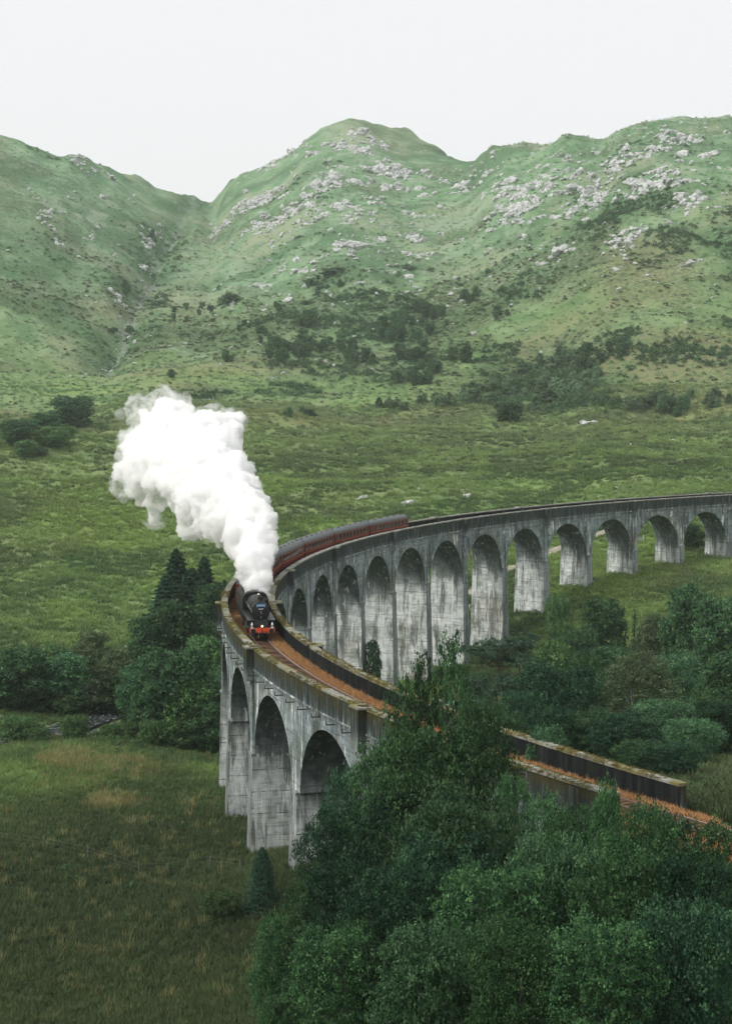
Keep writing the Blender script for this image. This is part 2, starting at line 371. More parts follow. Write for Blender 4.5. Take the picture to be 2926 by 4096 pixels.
def veg(x, y):
    u, d = ud(x, y); r = {k: np.zeros(np.shape(x)) for k in ('heath', 'bracken', 'straw', 'lush')}
    wob = fbm(x, y, 40, 4, 77)*.55+fbm(x, y, 14, 3, 79)*.35
    for dc, dr, uc, ur, kind, s in PATCH:
        q = ((d-dc)/dr)**2+((u-uc)/ur)**2
        r[kind] = np.maximum(r[kind], s*sstep(1.25, .35, np.sqrt(q)+wob))
    h = sstep(700, 900, d)
    mid = sstep(840, 960, d)*sstep(1330, 1150, d)*sstep(330, 480, u)
    r['heath'] = np.clip(r['heath']+.7*mid*sstep(-.05, .3, fbm(x, y, 48, 4, 81))+sstep(.12, .45, fbm(x, y, 60, 5, 91))*(.75*h+.35*(1-h)*sstep(450, 550, d)), 0, 1)
    r['bracken'] = np.clip(r['bracken']+1.1*mid*sstep(-.25, .25, fbm(x, y, 55, 4, 83))+sstep(.1, .42, fbm(x, y, 75, 4, 95))*(.5*h+.15), 0, 1)
    r['bracken'] = np.maximum(r['bracken'], .95*sstep(30, 8, seg_dist(x, y, GULLY)[0]+fbm(x, y, 22, 3, 33)*18)*sstep(1020, 1080, d))
    r['straw'] = np.clip(r['straw']+sstep(.05, .45, fbm(x, y, 85, 4, 98))*(.65*h+.15*sstep(330, 420, d)), 0, 1)
    return r
ROCKY = []
for a in [(790, 350, 150, 70, 1.15), (720, 390, 80, 40, 0.92), (850, 300, 90, 20, 1.03), (560, 450, 90, 60, 0.92), (640, 360, 60, 20, 0.69), (1480, 300, 80, 40, 0.81), (1450, 290, 90, 30, 0.62), (1380, 350, 60, 20, 0.68), (1290, 330, 100, 30, 0.43), (1200, 350, 60, 30, 0.37),
          (1150, 410, 130, 30, 0.37), (1060, 405, 60, 20, 0.50), (1310, 430, 60, 45, 0.74), (1440, 410, 70, 40, 0.68), (1510, 430, 40, 40, 0.68), (1130, 470, 190, 30, 0.62), (970, 480, 60, 25, 1.15), (1330, 490, 70, 40, 0.56), (1370, 540, 60, 40, 0.50),
          (1060, 550, 80, 20, 0.50), (1280, 560, 90, 20, 0.43), (1480, 590, 60, 20, 0.50), (960, 540, 60, 40, 0.57), (1020, 640, 40, 12, 0.37), (600, 610, 40, 12, 0.57), (770, 550, 40, 15, 0.69), (700, 460, 150, 40, 0.57), (900, 420, 90, 30, 0.57),
          (200, 370, 100, 20, 0.69), (110, 575, 30, 8, 0.92), (150, 480, 90, 60, 0.34), (300, 470, 90, 60, 0.29), (720, 610, 60, 25, 0.57), (330, 590, 20, 70, 0.69), (260, 690, 25, 30, 0.92)]:
    u, v, ru, rv, s = a
    p1, d1 = hit(u, v+rv); p2, d2 = hit(u, max(v-rv, 300)); 
    if d2-d1 > 600 or d2 < d1: d2 = d1+150
    ROCKY.append(((d1+d2)/2, (d2-d1)/2+15, u, ru, s))
def rocky(x, y):
    u, d = ud(x, y); r = np.zeros(np.shape(x))
    for dc, dr, uc, ur, s in ROCKY:
        q = np.sqrt(((d-dc)/dr)**2+((u-uc)/ur)**2); r = np.maximum(r, s*sstep(1.35, .4, q))
    return r

# terrain sheet: fine where the valley is seen, coarse to the sides
az_in = np.radians(np.arange(-12.6, 12.601, .06))
az = np.r_[np.radians([-65, -50, -40, -32, -26, -22, -19, -17, -15.5, -14.3, -13.4]), az_in, np.radians([13.4, 14.3, 15.5, 17, 19, 22, 26, 32, 40, 50, 65])]
dd = np.r_[3, 10, 20, 30, np.exp(np.linspace(math.log(40), math.log(2650), 860))]
AA, DD = np.meshgrid(az, dd, indexing='ij')
dirx = np.cos(YAW-AA); diry = np.sin(YAW-AA)
TX = CAM[0]+dirx*DD; TY = CAM[1]+diry*DD; TZ = ground(TX.ravel(), TY.ravel()).reshape(TX.shape)
TZ[DD < 25] = np.minimum(TZ[DD < 25], CAM[2]-2.2)
na, nd = TX.shape
idx = np.arange(na*nd).reshape(na, nd)
TF = np.stack([idx[:-1, :-1].ravel(), idx[1:, :-1].ravel(), idx[1:, 1:].ravel(), idx[:-1, 1:].ravel()], 1)[:, ::-1]
vg = veg(TX.ravel(), TY.ravel()); rk = rocky(TX.ravel(), TY.ravel())
_, dv_ = ud(TX.ravel(), TY.ravel())
gd, gpar = seg_dist(TX.ravel(), TY.ravel(), GULLY); rd_, _ = seg_dist(TX.ravel(), TY.ravel(), RIVER)
gul = .8*sstep(4, 0, gd+fbm(TX.ravel(), TY.ravel(), 12, 2, 5)*6)*sstep(1000, 1050, dv_)+sstep(9, 5, rd_+fbm(TX.ravel(), TY.ravel(), 6, 2, 5)*3)
pdist, _ = seg_dist(TX.ravel(), TY.ravel(), PATHL)
k = NT('moorland')
P = k.pos(); sx = k.n('ShaderNodeSeparateXYZ'); k.l(P, sx.inputs[0])
n1 = k.noise(P, .012, 5, .6); n2 = k.noise(P, .06, 6, .62, .6); n3 = k.noise(P, .35, 5, .65); n4 = k.noise(P, 1.6, 3, .6); n5 = k.noise(P, .02, 5, .6, 1.0)
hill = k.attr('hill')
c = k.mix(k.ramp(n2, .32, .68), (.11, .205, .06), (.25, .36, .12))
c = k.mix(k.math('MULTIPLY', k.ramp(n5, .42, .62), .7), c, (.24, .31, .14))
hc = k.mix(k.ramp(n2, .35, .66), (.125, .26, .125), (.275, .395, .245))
hc = k.mix(k.math('MULTIPLY', k.ramp(k.noise(P, .008, 6, .62, 1.2), .46, .6), .75), hc, (.07, .155, .075)); hc = k.mix(k.math('MULTIPLY', k.ramp(k.noise(k.comb(sx.outputs[0], sx.outputs[1], k.math('MULTIPLY', sx.outputs[2], 2.0)), .014, 6, .66, .8), .52, .64), .8), hc, (.32, .4, .285)); c = k.mix(hill, c, hc); c = k.mix(k.math('MULTIPLY', k.attr('near_shade'), k.ramp(n2, .2, .6, .5, .9)), c, k.mix(n3, (.018, .036, .017), (.045, .07, .03)))  # last mix paints shade over the near field into the ground colour
br = k.math('MULTIPLY', k.attr('bracken'), k.ramp(k.math('ADD', n3, k.math('MULTIPLY', n2, .5)), .55, .85))
c = k.mix(k.math('MULTIPLY', k.attr('lush'), k.ramp(n2, .3, .62)), c, (.215, .31, .07))
c = k.mix(br, c, k.mix(n3, (.022, .075, .032), (.06, .145, .06)))
c = k.mix(k.math('MULTIPLY', k.attr('straw'), k.ramp(k.math('ADD', n3, k.math('MULTIPLY', n2, .7)), .65, .95)), c, k.mix(hill, (.27, .245, .115), (.32, .365, .235)))
c = k.mix(k.math('MULTIPLY', k.attr('heath'), k.ramp(k.math('ADD', n3, k.math('MULTIPLY', n4, .35)), .55, .8)), c, k.mix(n4, (.045, .055, .03), (.115, .12, .06)))
c = k.mix(k.ramp(n4, .35, .8, 0, .55), c, k.mix(.5, c, (.02, .04, .018)))
c = k.mix(k.ramp(n4, .6, .35, 0, .35), c, k.mix(.55, c, (.25, .3, .16)))
rm = k.math('ADD', k.math('MULTIPLY', k.attr('rock'), .27), k.math('ADD', k.math('MULTIPLY', n3, .55), k.math('MULTIPLY', k.noise(P, .1, 4, .6), .5)))
c = k.mix(k.math('MULTIPLY', k.ramp(rm, .88, .93), k.ramp(k.attr('rock'), .05, .3)), c, k.mix(n4, (.3, .31, .3), (.6, .6, .58)))
c = k.mix(k.math('MULTIPLY', k.attr('gully'), k.ramp(n3, .42, .55)), c, (.3, .31, .29))
nb = k.math('ADD', k.math('MULTIPLY', n3, 1.0), k.math('MULTIPLY', n4, .35))
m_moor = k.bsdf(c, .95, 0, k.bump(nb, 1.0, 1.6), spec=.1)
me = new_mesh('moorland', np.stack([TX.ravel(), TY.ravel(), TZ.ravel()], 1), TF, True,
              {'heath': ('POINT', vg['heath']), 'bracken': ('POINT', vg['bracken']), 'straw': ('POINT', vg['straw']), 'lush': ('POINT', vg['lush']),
               'rock': ('POINT', rk), 'gully': ('POINT', np.clip(gul, 0, 1)), 'near_shade': ('POINT', sstep(262, 205, dv_+fbm(TX.ravel(), TY.ravel(), 30, 3, 31)*30)), 'hill': ('POINT', sstep(760, 1420, dv_+fbm(TX.ravel(), TY.ravel(), 120, 4, 37)*160))}, m_moor)
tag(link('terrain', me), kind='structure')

# river, path
def ribbon(name, P, wds, lift, mat, kind='structure', nper=14, noise=0.0, flat=False):
    V = []; F = []; P = [np.array(p) for p in P]; pts = []
    for i in range(len(P)-1):
        for t in np.linspace(0, 1, nper, endpoint=False): pts.append(P[i]+(P[i+1]-P[i])*t)
    pts.append(P[-1]); pts = np.array(pts)
    for _ in range(8): pts[1:-1] = (pts[:-2]+pts[1:-1]*2+pts[2:])/4
    tn = np.gradient(pts, axis=0); tn /= np.linalg.norm(tn, axis=1)[:, None]; nn = np.stack([-tn[:, 1], tn[:, 0]], 1)
    m = 9; offs = np.linspace(-1, 1, m)
    wv = wds*(1+noise*fbm(pts[:, 0], pts[:, 1], 14, 2, 3))
    X = pts[:, 0, None]+nn[:, 0, None]*offs*wv[:, None]; Y = pts[:, 1, None]+nn[:, 1, None]*offs*wv[:, None]
    Z = ground(X.ravel(), Y.ravel()).reshape(X.shape)
    if flat: Z = np.repeat(Z[:, m//2][:, None], m, 1)
    Z = Z+lift
    ii = np.arange(X.size).reshape(X.shape)
    F = np.stack([ii[:-1, :-1].ravel(), ii[1:, :-1].ravel(), ii[1:, 1:].ravel(), ii[:-1, 1:].ravel()], 1)[:, ::-1]
    return tag(link(name, new_mesh(name, np.stack([X.ravel(), Y.ravel(), Z.ravel()], 1), F, True, mat=mat)), kind=kind)
k = NT('river_water'); P = k.pos()
m_water = k.bsdf(k.mix(k.ramp(k.noise(P, 1.4, 5, .7), .52, .66), (.02, .03, .03), (.5, .52, .52)), .12, 0, k.bump(k.noise(P, 2.2, 4), .5, .3), spec=.5)
ribbon('river', RIVER, 3.6, .75, m_water, noise=.3, flat=True)
k = NT('gravel_path'); P = k.pos()
m_path = k.bsdf(k.mix(k.ramp(k.noise(P, .9, 5, .7), .35, .7), (.2, .19, .15), (.42, .38, .31)), .95)
ribbon('footpath', PATHL, 1.7, .22, m_path, noise=.25)
# ------------------------------------------------------------------ the viaduct
def concrete(name, top_dark=True, inner=False, pale=1.0, coping=False, soffit=False, side=False):
    k = NT(name); P = k.pos(); sp = k.n('ShaderNodeSeparateXYZ'); k.l(P, sp.inputs[0]); x, y, z = sp.outputs
    s = k.math('MULTIPLY', k.math('ARCTAN2', k.math('MULTIPLY', y, -1.0), k.math('MULTIPLY', x, -1.0)), R)
    r_ = k.math('SQRT', k.math('ADD', k.math('MULTIPLY', x, x), k.math('MULTIPLY', y, y)))
    flat = k.comb(s, r_, z)
    st = k.comb(s, r_, k.math('MULTIPLY', z, .07)); st2 = k.comb(s, r_, k.math('MULTIPLY', z, .16))
    hz = k.comb(k.math('MULTIPLY', s, .1), k.math('MULTIPLY', r_, .1), z)
    big = k.noise(flat, .09, 5, .6); mid = k.noise(flat, .6, 6, .65); fine = k.noise(flat, 4, 4, .6)
    brd = k.noise(hz, 3.2, 4, .7); s1 = k.noise(st, 1.5, 5, .65, .3); s2 = k.noise(st2, .75, 6, .7, .4); s3 = k.noise(st, 3.4, 4, .6)
    c = k.mix(k.ramp(mid, .3, .7), (.15, .187, .197), (.335, .382, .392))
    # pale lower parts of the piers, washed down by the drip
    low = k.ramp(k.math('ADD', z, k.math('MULTIPLY', k.math('SUBTRACT', s2, .5), 7.0)), -9.0, -13.5)
    c = k.mix(k.math('MULTIPLY', low, .8*pale), c, k.mix(k.ramp(mid, .3, .7), (.46, .5, .495), (.77, .8, .775)))
    c = k.mix(k.ramp(brd, .46, .68, 0, .6), c, k.mix(.65, c, (.04, .055, .052)))
    c = k.mix(k.ramp(k.math('ADD', s2, k.math('MULTIPLY', big, .35)), .63, .8, 0, .75), c, (.04, .05, .05))
    c = k.mix(k.ramp(k.math('ADD', big, k.math('MULTIPLY', s1, .3)), .7, .84, 0, .35), c, (.24, .2, .12))       # ochre runs
    c = k.mix(k.ramp(k.math('ADD', k.noise(flat, .23, 4, .6), k.math('MULTIPLY', mid, .35)), .68, .8, 0, .5), c, (.05, .08, .045))  # algae
    c = k.mix(k.math('MULTIPLY', k.ramp(s1, .56, .63), k.ramp(k.noise(flat, .35, 3), .38, .6)), c, (.75, .78, .76))       # lime streaks
    c = k.mix(k.math('MULTIPLY', k.ramp(s3, .6, .67), k.ramp(k.noise(flat, .8, 3), .5, .62)), c, (.78, .8, .78))
    lift = k.math('ABSOLUTE', k.math('SUBTRACT', k.math('FRACT', k.math('DIVIDE', k.math('ADD', z, k.math('MULTIPLY', fine, .06)), 2.35)), .5))
    c = k.mix(k.math('MULTIPLY', k.ramp(lift, .025, .012), k.ramp(mid, .4, .6)), c, (.06, .07, .07))                  # day joints
    if top_dark:
        t = k.ramp(k.math('ADD', z, k.math('MULTIPLY', k.math('SUBTRACT', s1, .5), 3.6)), -3.3, -1.7)
        c = k.mix(k.math('MULTIPLY', t, .93), c, k.mix(k.ramp(s3, .45, .68), (.022, .028, .026), (.085, .096, .092)))
        mo = k.math('MULTIPLY', k.ramp(k.math('ADD', z, k.math('MULTIPLY', k.math('SUBTRACT', s2, .5), 3.4)), -1.7, -.3), k.ramp(s, -5, 60))
        c = k.mix(k.math('MULTIPLY', mo, k.ramp(k.noise(flat, 1.1, 5, .7), .36, .56)), c, (.055, .046, .012))                  # moss hanging off the wall head
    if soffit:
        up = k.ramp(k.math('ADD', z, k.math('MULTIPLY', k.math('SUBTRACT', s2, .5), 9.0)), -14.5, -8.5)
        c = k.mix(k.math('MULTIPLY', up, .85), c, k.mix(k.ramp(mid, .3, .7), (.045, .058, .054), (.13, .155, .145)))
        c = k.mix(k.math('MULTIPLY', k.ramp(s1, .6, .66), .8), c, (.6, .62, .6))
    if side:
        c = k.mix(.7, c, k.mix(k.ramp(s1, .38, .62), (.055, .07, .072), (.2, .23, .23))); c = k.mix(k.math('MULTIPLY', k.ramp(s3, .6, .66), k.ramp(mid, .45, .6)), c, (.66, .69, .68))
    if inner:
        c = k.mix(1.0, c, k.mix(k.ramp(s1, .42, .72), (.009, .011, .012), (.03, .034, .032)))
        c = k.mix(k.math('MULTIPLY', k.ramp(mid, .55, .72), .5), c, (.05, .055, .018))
    if coping:
        c = k.mix(k.ramp(k.noise(flat, .8, 6, .7), .3, .65), (.36, .37, .34), (.16, .165, .14))
        c = k.mix(k.math('MULTIPLY', k.ramp(k.math('ADD', k.noise(flat, .35, 5, .65), k.math('MULTIPLY', fine, .3)), .55, .74, 0, .85), k.ramp(s, -40, 45, .1, 1)), c, k.mix(fine, (.11, .095, .02), (.24, .21, .07)))
    h = k.math('ADD', k.math('MULTIPLY', brd, .6), k.math('ADD', k.math('MULTIPLY', mid, .5), k.math('MULTIPLY', fine, .4)))
    return k.bsdf(c, .9, 0, k.bump(h, .6, .12), spec=.06)
m_con = concrete('weathered_concrete'); m_par = concrete('parapet_concrete'); m_in = concrete('sooty_concrete', inner=True); m_cop = concrete('mossy_coping', coping=True)
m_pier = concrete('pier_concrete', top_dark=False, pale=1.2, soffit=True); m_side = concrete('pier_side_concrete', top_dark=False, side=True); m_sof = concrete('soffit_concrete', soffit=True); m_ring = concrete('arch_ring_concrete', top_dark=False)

viaduct = empty('viaduct', tuple(pol(R, 2, -28)), label='long curved grey concrete railway viaduct with tall round arches crossing the valley', cat='viaduct')
VO = Matrix.Translation(-viaduct.location)
def vlink(name, mb, mat, parent=viaduct, smooth=False):
    o = mb.build(name, mat, parent, smooth)
    o.data.transform(VO) if parent is viaduct else o.data.transform(VO)
    return o
def cyl(r, k, z): a = ang(k); return (r*math.cos(a), r*math.sin(a), z)
ARCHES = [14, 13, 12, 11, 10, 9, 8, 7, 6, 5, 4, 3, 2, .85, -.3, -1.45, -2.6, -3.75, -4.85, -5.98, -7.05]
EDGE = [14.5]+[(ARCHES[i]+ARCHES[i+1])/2 for i in range(len(ARCHES)-1)]+[-7.58]
PITCH_M = abs(PA)*R
CROWN, SPRING, TOPZ = -3.75, -11.25, -2.3
RF = 3.28                                                       # half width of the spandrel walls
NS = 30
for ai, k0 in enumerate(ARCHES):
    ka, kb = EDGE[ai+1], EDGE[ai]
    half = min(k0-ka, kb-k0)-.062                             # half span in units of k
    th = np.linspace(0, math.pi, NS+1)
    ks = k0-half*np.cos(th); zs = SPRING+(CROWN-SPRING)*np.sin(th)
    ks = np.r_[ka, ka+(ks[0]-ka)*.5, ks, kb-(kb-ks[-1])*.5, kb]; zs = np.r_[SPRING, SPRING, zs, SPRING, SPRING]
    m = MB(); n = len(ks)
    V = []
    for r_ in (R-RF, R+RF):
        V += [cyl(r_, a, b) for a, b in zip(ks, zs)]+[cyl(r_, a, TOPZ) for a in ks]
    F = []
    for i in range(n-1):
        F += [(i, i+1, n+i+1, n+i), (2*n+i+1, 2*n+i, 3*n+i, 3*n+i+1), (i+1, i, 2*n+i, 2*n+i+1), (n+i, n+i+1, 3*n+i+1, 3*n+i)]
    m.add(V, F)
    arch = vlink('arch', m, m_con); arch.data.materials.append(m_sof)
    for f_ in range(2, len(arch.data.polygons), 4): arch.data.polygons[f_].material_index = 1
    # arch rings, a hand proud of both faces
    for side in (-1, 1):
        mr = MB(); t2 = th; rr0, rr1 = R+side*(RF-.02), R+side*(RF+.07)
        ring_i = [(k0-half*math.cos(t), SPRING+(CROWN-SPRING)*math.sin(t)) for t in t2]
        gx = .82/PITCH_M; ring_o = [(k0-(half+gx*.62)*math.cos(t), SPRING+(CROWN-SPRING+.82)*math.sin(t)) for t in t2]
        V = [cyl(q, a, b) for q in (rr0, rr1) for L_ in (ring_i, ring_o) for a, b in L_]; n2 = NS+1; F = []
        for i in range(NS):
            f1 = (2*n2+i, 2*n2+i+1, 3*n2+i+1, 3*n2+i); F += [f1 if side > 0 else f1[::-1]]
            F += [(n2+i, n2+i+1, 3*n2+i+1, 3*n2+i), (i, 2*n2+i, 2*n2+i+1, i+1)]
        mr.add(V, F); vlink('arch_ring', mr, m_ring, arch)
# piers under every edge between two arches
def ribbox(m, r0, r1, k0, k1, z0, z1, n=1, r0b=None, r1b=None, dkb=0.0):
    """solid following the arc between r0..r1, k0..k1, z0..z1 (bottom may be splayed)"""
    r0b = r0 if r0b is None else r0b; r1b = r1 if r1b is None else r1b
    rings = []
    for i in range(n+1):
        t = i/n; kt = k0+(k1-k0)*t; kbm = (k0-dkb)+(k1-k0+2*dkb)*t
        rings.append([cyl(r0b, kbm, z0), cyl(r1b, kbm, z0), cyl(r1, kt, z1), cyl(r0, kt, z1)])
    m.loft(rings)
for i in range(1, len(EDGE)-1):
    ke = EDGE[i]; hw = .062*1.0
    p = pol(R, ke); zb = min(gz(*pol(R-4, ke)[:2]), gz(*pol(R+4, ke)[:2]))-1.5
    if zb > SPRING-.8: zb = SPRING-1.2
    hgt = SPRING-zb
    m = MB(); ribbox(m, R-RF-.28, R+RF+.28, ke-hw, ke+hw, zb, SPRING-.3, 1, R-RF-.3-.022*hgt, R+RF+.3+.022*hgt, .018*hgt/PITCH_M)
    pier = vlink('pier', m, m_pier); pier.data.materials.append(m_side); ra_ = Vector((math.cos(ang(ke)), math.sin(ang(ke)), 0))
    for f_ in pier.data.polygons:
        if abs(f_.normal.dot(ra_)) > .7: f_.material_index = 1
    m = MB(); ribbox(m, R-RF-.38, R+RF+.38, ke-hw+.0005, ke+hw-.0005, SPRING-.3, SPRING-.002, 1); vlink('pier_cap', m, m_side, pier)
# abutments
m = MB(); ribbox(m, R-RF, R+RF, -8.72, -7.585, -14, TOPZ, 10); vlink('abutment', m, m_con)
m = MB(); ribbox(m, R-RF, R+RF, 14.505, 16.5, -22, TOPZ, 14); vlink('abutment', m, m_con)
# refuges (the projecting bays in the parapet) stand over every second pier
REF = [14.5, 12.5, 10.5, 8.5, 6.5, 4.5, 2.5, .275, -2.025, -4.3, -6.5]
GAP = .047
ends = [16.5]+REF+[-8.72]
for side in (-1, 1):
    for i in range(len(ends)-1):
        kb = ends[i]-(GAP if i > 0 else 0); ka = ends[i+1]+(GAP if i < len(ends)-2 else 0)
        n = max(6, int(abs(kb-ka)*12))
        jr = [.0]*(n+1)
        m = MB(); ra, rb = sorted((R+side*2.74, R+side*(RF+.04)))
        ribbox(m, ra, rb, ka, kb, TOPZ+.0, -.2, n)
        par = vlink('parapet', m, m_par)
        # the track face is a sooty skin of its own
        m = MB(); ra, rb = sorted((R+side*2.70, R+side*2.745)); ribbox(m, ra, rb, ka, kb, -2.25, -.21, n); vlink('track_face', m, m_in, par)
        # coping laid in lengths, edges worn uneven
        m = MB(); rings = []
        for j in range(n*3+1):
            kt = ka+(kb-ka)*j/(n*3); e = [random.uniform(-.035, .035) for _ in range(4)]
            i0, i1 = sorted((R+side*(2.62+e[0]), R+side*(RF+.14+e[1])))
            rings.append([cyl(i0, kt, -.2), cyl(i1, kt, -.2), cyl(i1, kt, e[2]), cyl(i0, kt, e[3])])
        m.loft(rings); vlink('coping', m, m_cop, par)
        m = MB(); ra, rb = sorted((R+side*(RF+.0), R+side*(RF+.1))); ribbox(m, ra, rb, ka, kb, TOPZ-.12, TOPZ+.06, n); vlink('string_course', m, m_ring, par)
    for kr in REF:
        m = MB(); w_ = .05
        f0 = R+side*(RF+.03); f1 = R+side*(RF+.85)
        a, b = sorted((f0, f1))
        bi, bo = sorted((R+side*(RF+.5), f1))
        ribbox(m, bi, bo, kr-w_, kr+w_, -2.3, -.1); ribbox(m, *sorted((f0, R+side*(RF+.5))), kr-w_, kr-w_+.018, -2.3, -.1); ribbox(m, *sorted((f0, R+side*(RF+.5))), kr+w_-.018, kr+w_, -2.3, -.1)
        ribbox(m, a, b, kr-w_, kr+w_, -3.5, -2.302, 1)
        rf = vlink('refuge', m, m_par)
        m = MB(); a, b = sorted((R+side*(RF+.42), R+side*(RF+.95))); ribbox(m, a, b, kr-w_-.007, kr+w_+.007, -.098, .09)
        for q in (-1, 1): ribbox(m, *sorted((R+side*2.7, R+side*(RF+.42))), kr+q*w_-.012, kr+q*w_+.012, -.098, .085)
        vlink('refuge_coping', m, m_cop, rf)
        m = MB(); a, b = sorted((f0-side*.1, R+side*(RF+.22))); ribbox(m, a, b, kr-.043, kr+.043, SPRING+.01, -3.5); vlink('pilaster', m, m_con)
# iron brackets along the outer face
brk = None; m_iron = weathered('rusty_iron', (.05, .04, .035), .8)
mb_ = MB().box(0, .9, -.05, .05, -.05, .05).box(.82, .9, -.05, .05, .05, .35); bme = mb_.mesh('bracket', m_iron)
for k_ in np.arange(-7.3, -1.2, .24):
    a = ang(k_); p = pol(R+RF, k_, -2.75)
    o = link('bracket', bme, viaduct, Vector(p)-viaduct.location, (0, 0, a))
# ------------------------------------------------------------------ ballast and track
k = NT('ballast_mat'); P = k.pos(); n1 = k.noise(P, 6, 5, .7); n2 = k.noise(P, .5, 4, .6); n3 = k.noise(P, 1.7, 4, .6)
c = k.mix(k.ramp(n1, .3, .7), (.13, .07, .036), (.36, .19, .085)); c = k.mix(k.ramp(n2, .42, .65), c, k.mix(n1, (.12, .045, .022), (.33, .15, .055)))
c = k.mix(k.ramp(n3, .56, .7, 0, .5), c, (.07, .055, .03))
m_bal = k.bsdf(c, .95, 0, k.bump(n1, .9, .12), spec=.1)
prof = [(-2.745, -1.95), (-2.2, -1.85), (-1.3, -1.78), (0, -1.74), (1.3, -1.78), (2.2, -1.85), (2.745, -1.95)]
rings = []
for k_ in np.arange(-14, 16.51, .06):
    rings.append([cyl(R+q, k_, z+.03*math.sin(k_*31+q*3)) for q, z in prof])
# the outer cross-section widens to an embankment where the walls end
for i, k_ in enumerate(np.arange(-14, 16.51, .06)):
    if k_ < -8.72:
        rings[i][0] = cyl(R-3.6, k_, -2.5); rings[i][-1] = cyl(R+3.6, k_, -2.5)
tag(MB().loft(rings, closed=False).build('ballast', m_bal, None, True), kind='structure')
track = empty('railway_track', cyl(R, -6, -1.8), label='single rusty railway track curving along the viaduct deck', cat='railway track')
k = NT('rail_steel'); P = k.pos(); m_rail = k.bsdf(k.mix(k.noise(P, 3, 4), (.17, .085, .055), (.3, .19, .14)), .55, .35)
k = NT('rail_head'); P = k.pos(); m_head = k.bsdf(k.mix(k.noise(P, 2, 4), (.4, .33, .29), (.58, .5, .45)), .32, .7)
k = NT('sleeper_wood'); P = k.pos(); m_slp = k.bsdf(k.mix(k.noise(P, 5, 4), (.035, .026, .02), (.11, .07, .045)), .9)
TM = Matrix.Translation(-track.location)
for q in (-.76, .76):
    m = MB(); h = MB(); ka, kb = -14, 16.4
    ribbox(m, R+q-.07, R+q+.07, ka, kb, -1.75, -1.712, 500); ribbox(m, R+q-.02, R+q+.02, ka, kb, -1.712, -1.60, 500)
    ribbox(h, R+q-.045, R+q+.045, ka, kb, -1.60, -1.555, 500)
    o = m.build('rail', m_rail, track); o.data.transform(TM); o2 = h.build('rail_head', m_head, o); o2.data.transform(TM)
sme = MB().box(-1.3, 1.3, -.13, .13, -.07, .07).mesh('sleeper', m_slp)
for k_ in np.arange(-9.6, -2.9, .0455):
    a = ang(k_); link('sleeper', sme, track, Vector(cyl(R, k_, -1.765+random.uniform(-.01, .012)))-track.location, (random.uniform(-.01, .01), random.uniform(-.01, .01), a+random.uniform(-.02, .02)))
# ------------------------------------------------------------------ the train
m_black = weathered('loco_black', (.008, .009, .01), .5, 0, .3, 2, .3)
m_smoke = weathered('smokebox_black', (.01, .0105, .011), .6, 0, .3, 4, .3)
m_green = weathered('boiler_black_green', (.01, .014, .013), .42, 0, .3, 2, .4)
m_red = weathered('buffer_beam_red', (.62, .075, .022), .5, 0, .22, 5)
m_white = weathered('white_paint', (.8, .8, .78), .5, 0, .08)
m_blue = weathered('headboard_blue', (.12, .24, .42), .4, 0, .1)
m_steel = weathered('bright_steel', (.45, .45, .44), .35, .8, .2)
m_grime = weathered('underframe_grime', (.02, .019, .018), .8, 0, .4)
m_maroon = weathered('coach_maroon', (.14, .016, .018), .38, 0, .2, 1.5, .45)
m_roof = weathered('coach_roof_grey', (.115, .125, .13), .75, 0, .28, 1.2, .3)
m_line = weathered('lining_orange', (.6, .2, .05), .5, 0, .15)
m_frame = weathered('window_frame', (.07, .014, .014), .5, 0, .15)
k = NT('coach_glass'); m_glass = k.bsdf(k.mix(k.ramp(k.noise(k.obj(), .9, 3), .5, .7), (.012, .015, .016), (.12, .13, .12)), .08, 0, spec=.7)
k = NT('lit_lamp'); m_lamp = k.bsdf((1, .8, .5), .3, emit=(1, .78, .45), es=3)
GA = .76*2/1.435

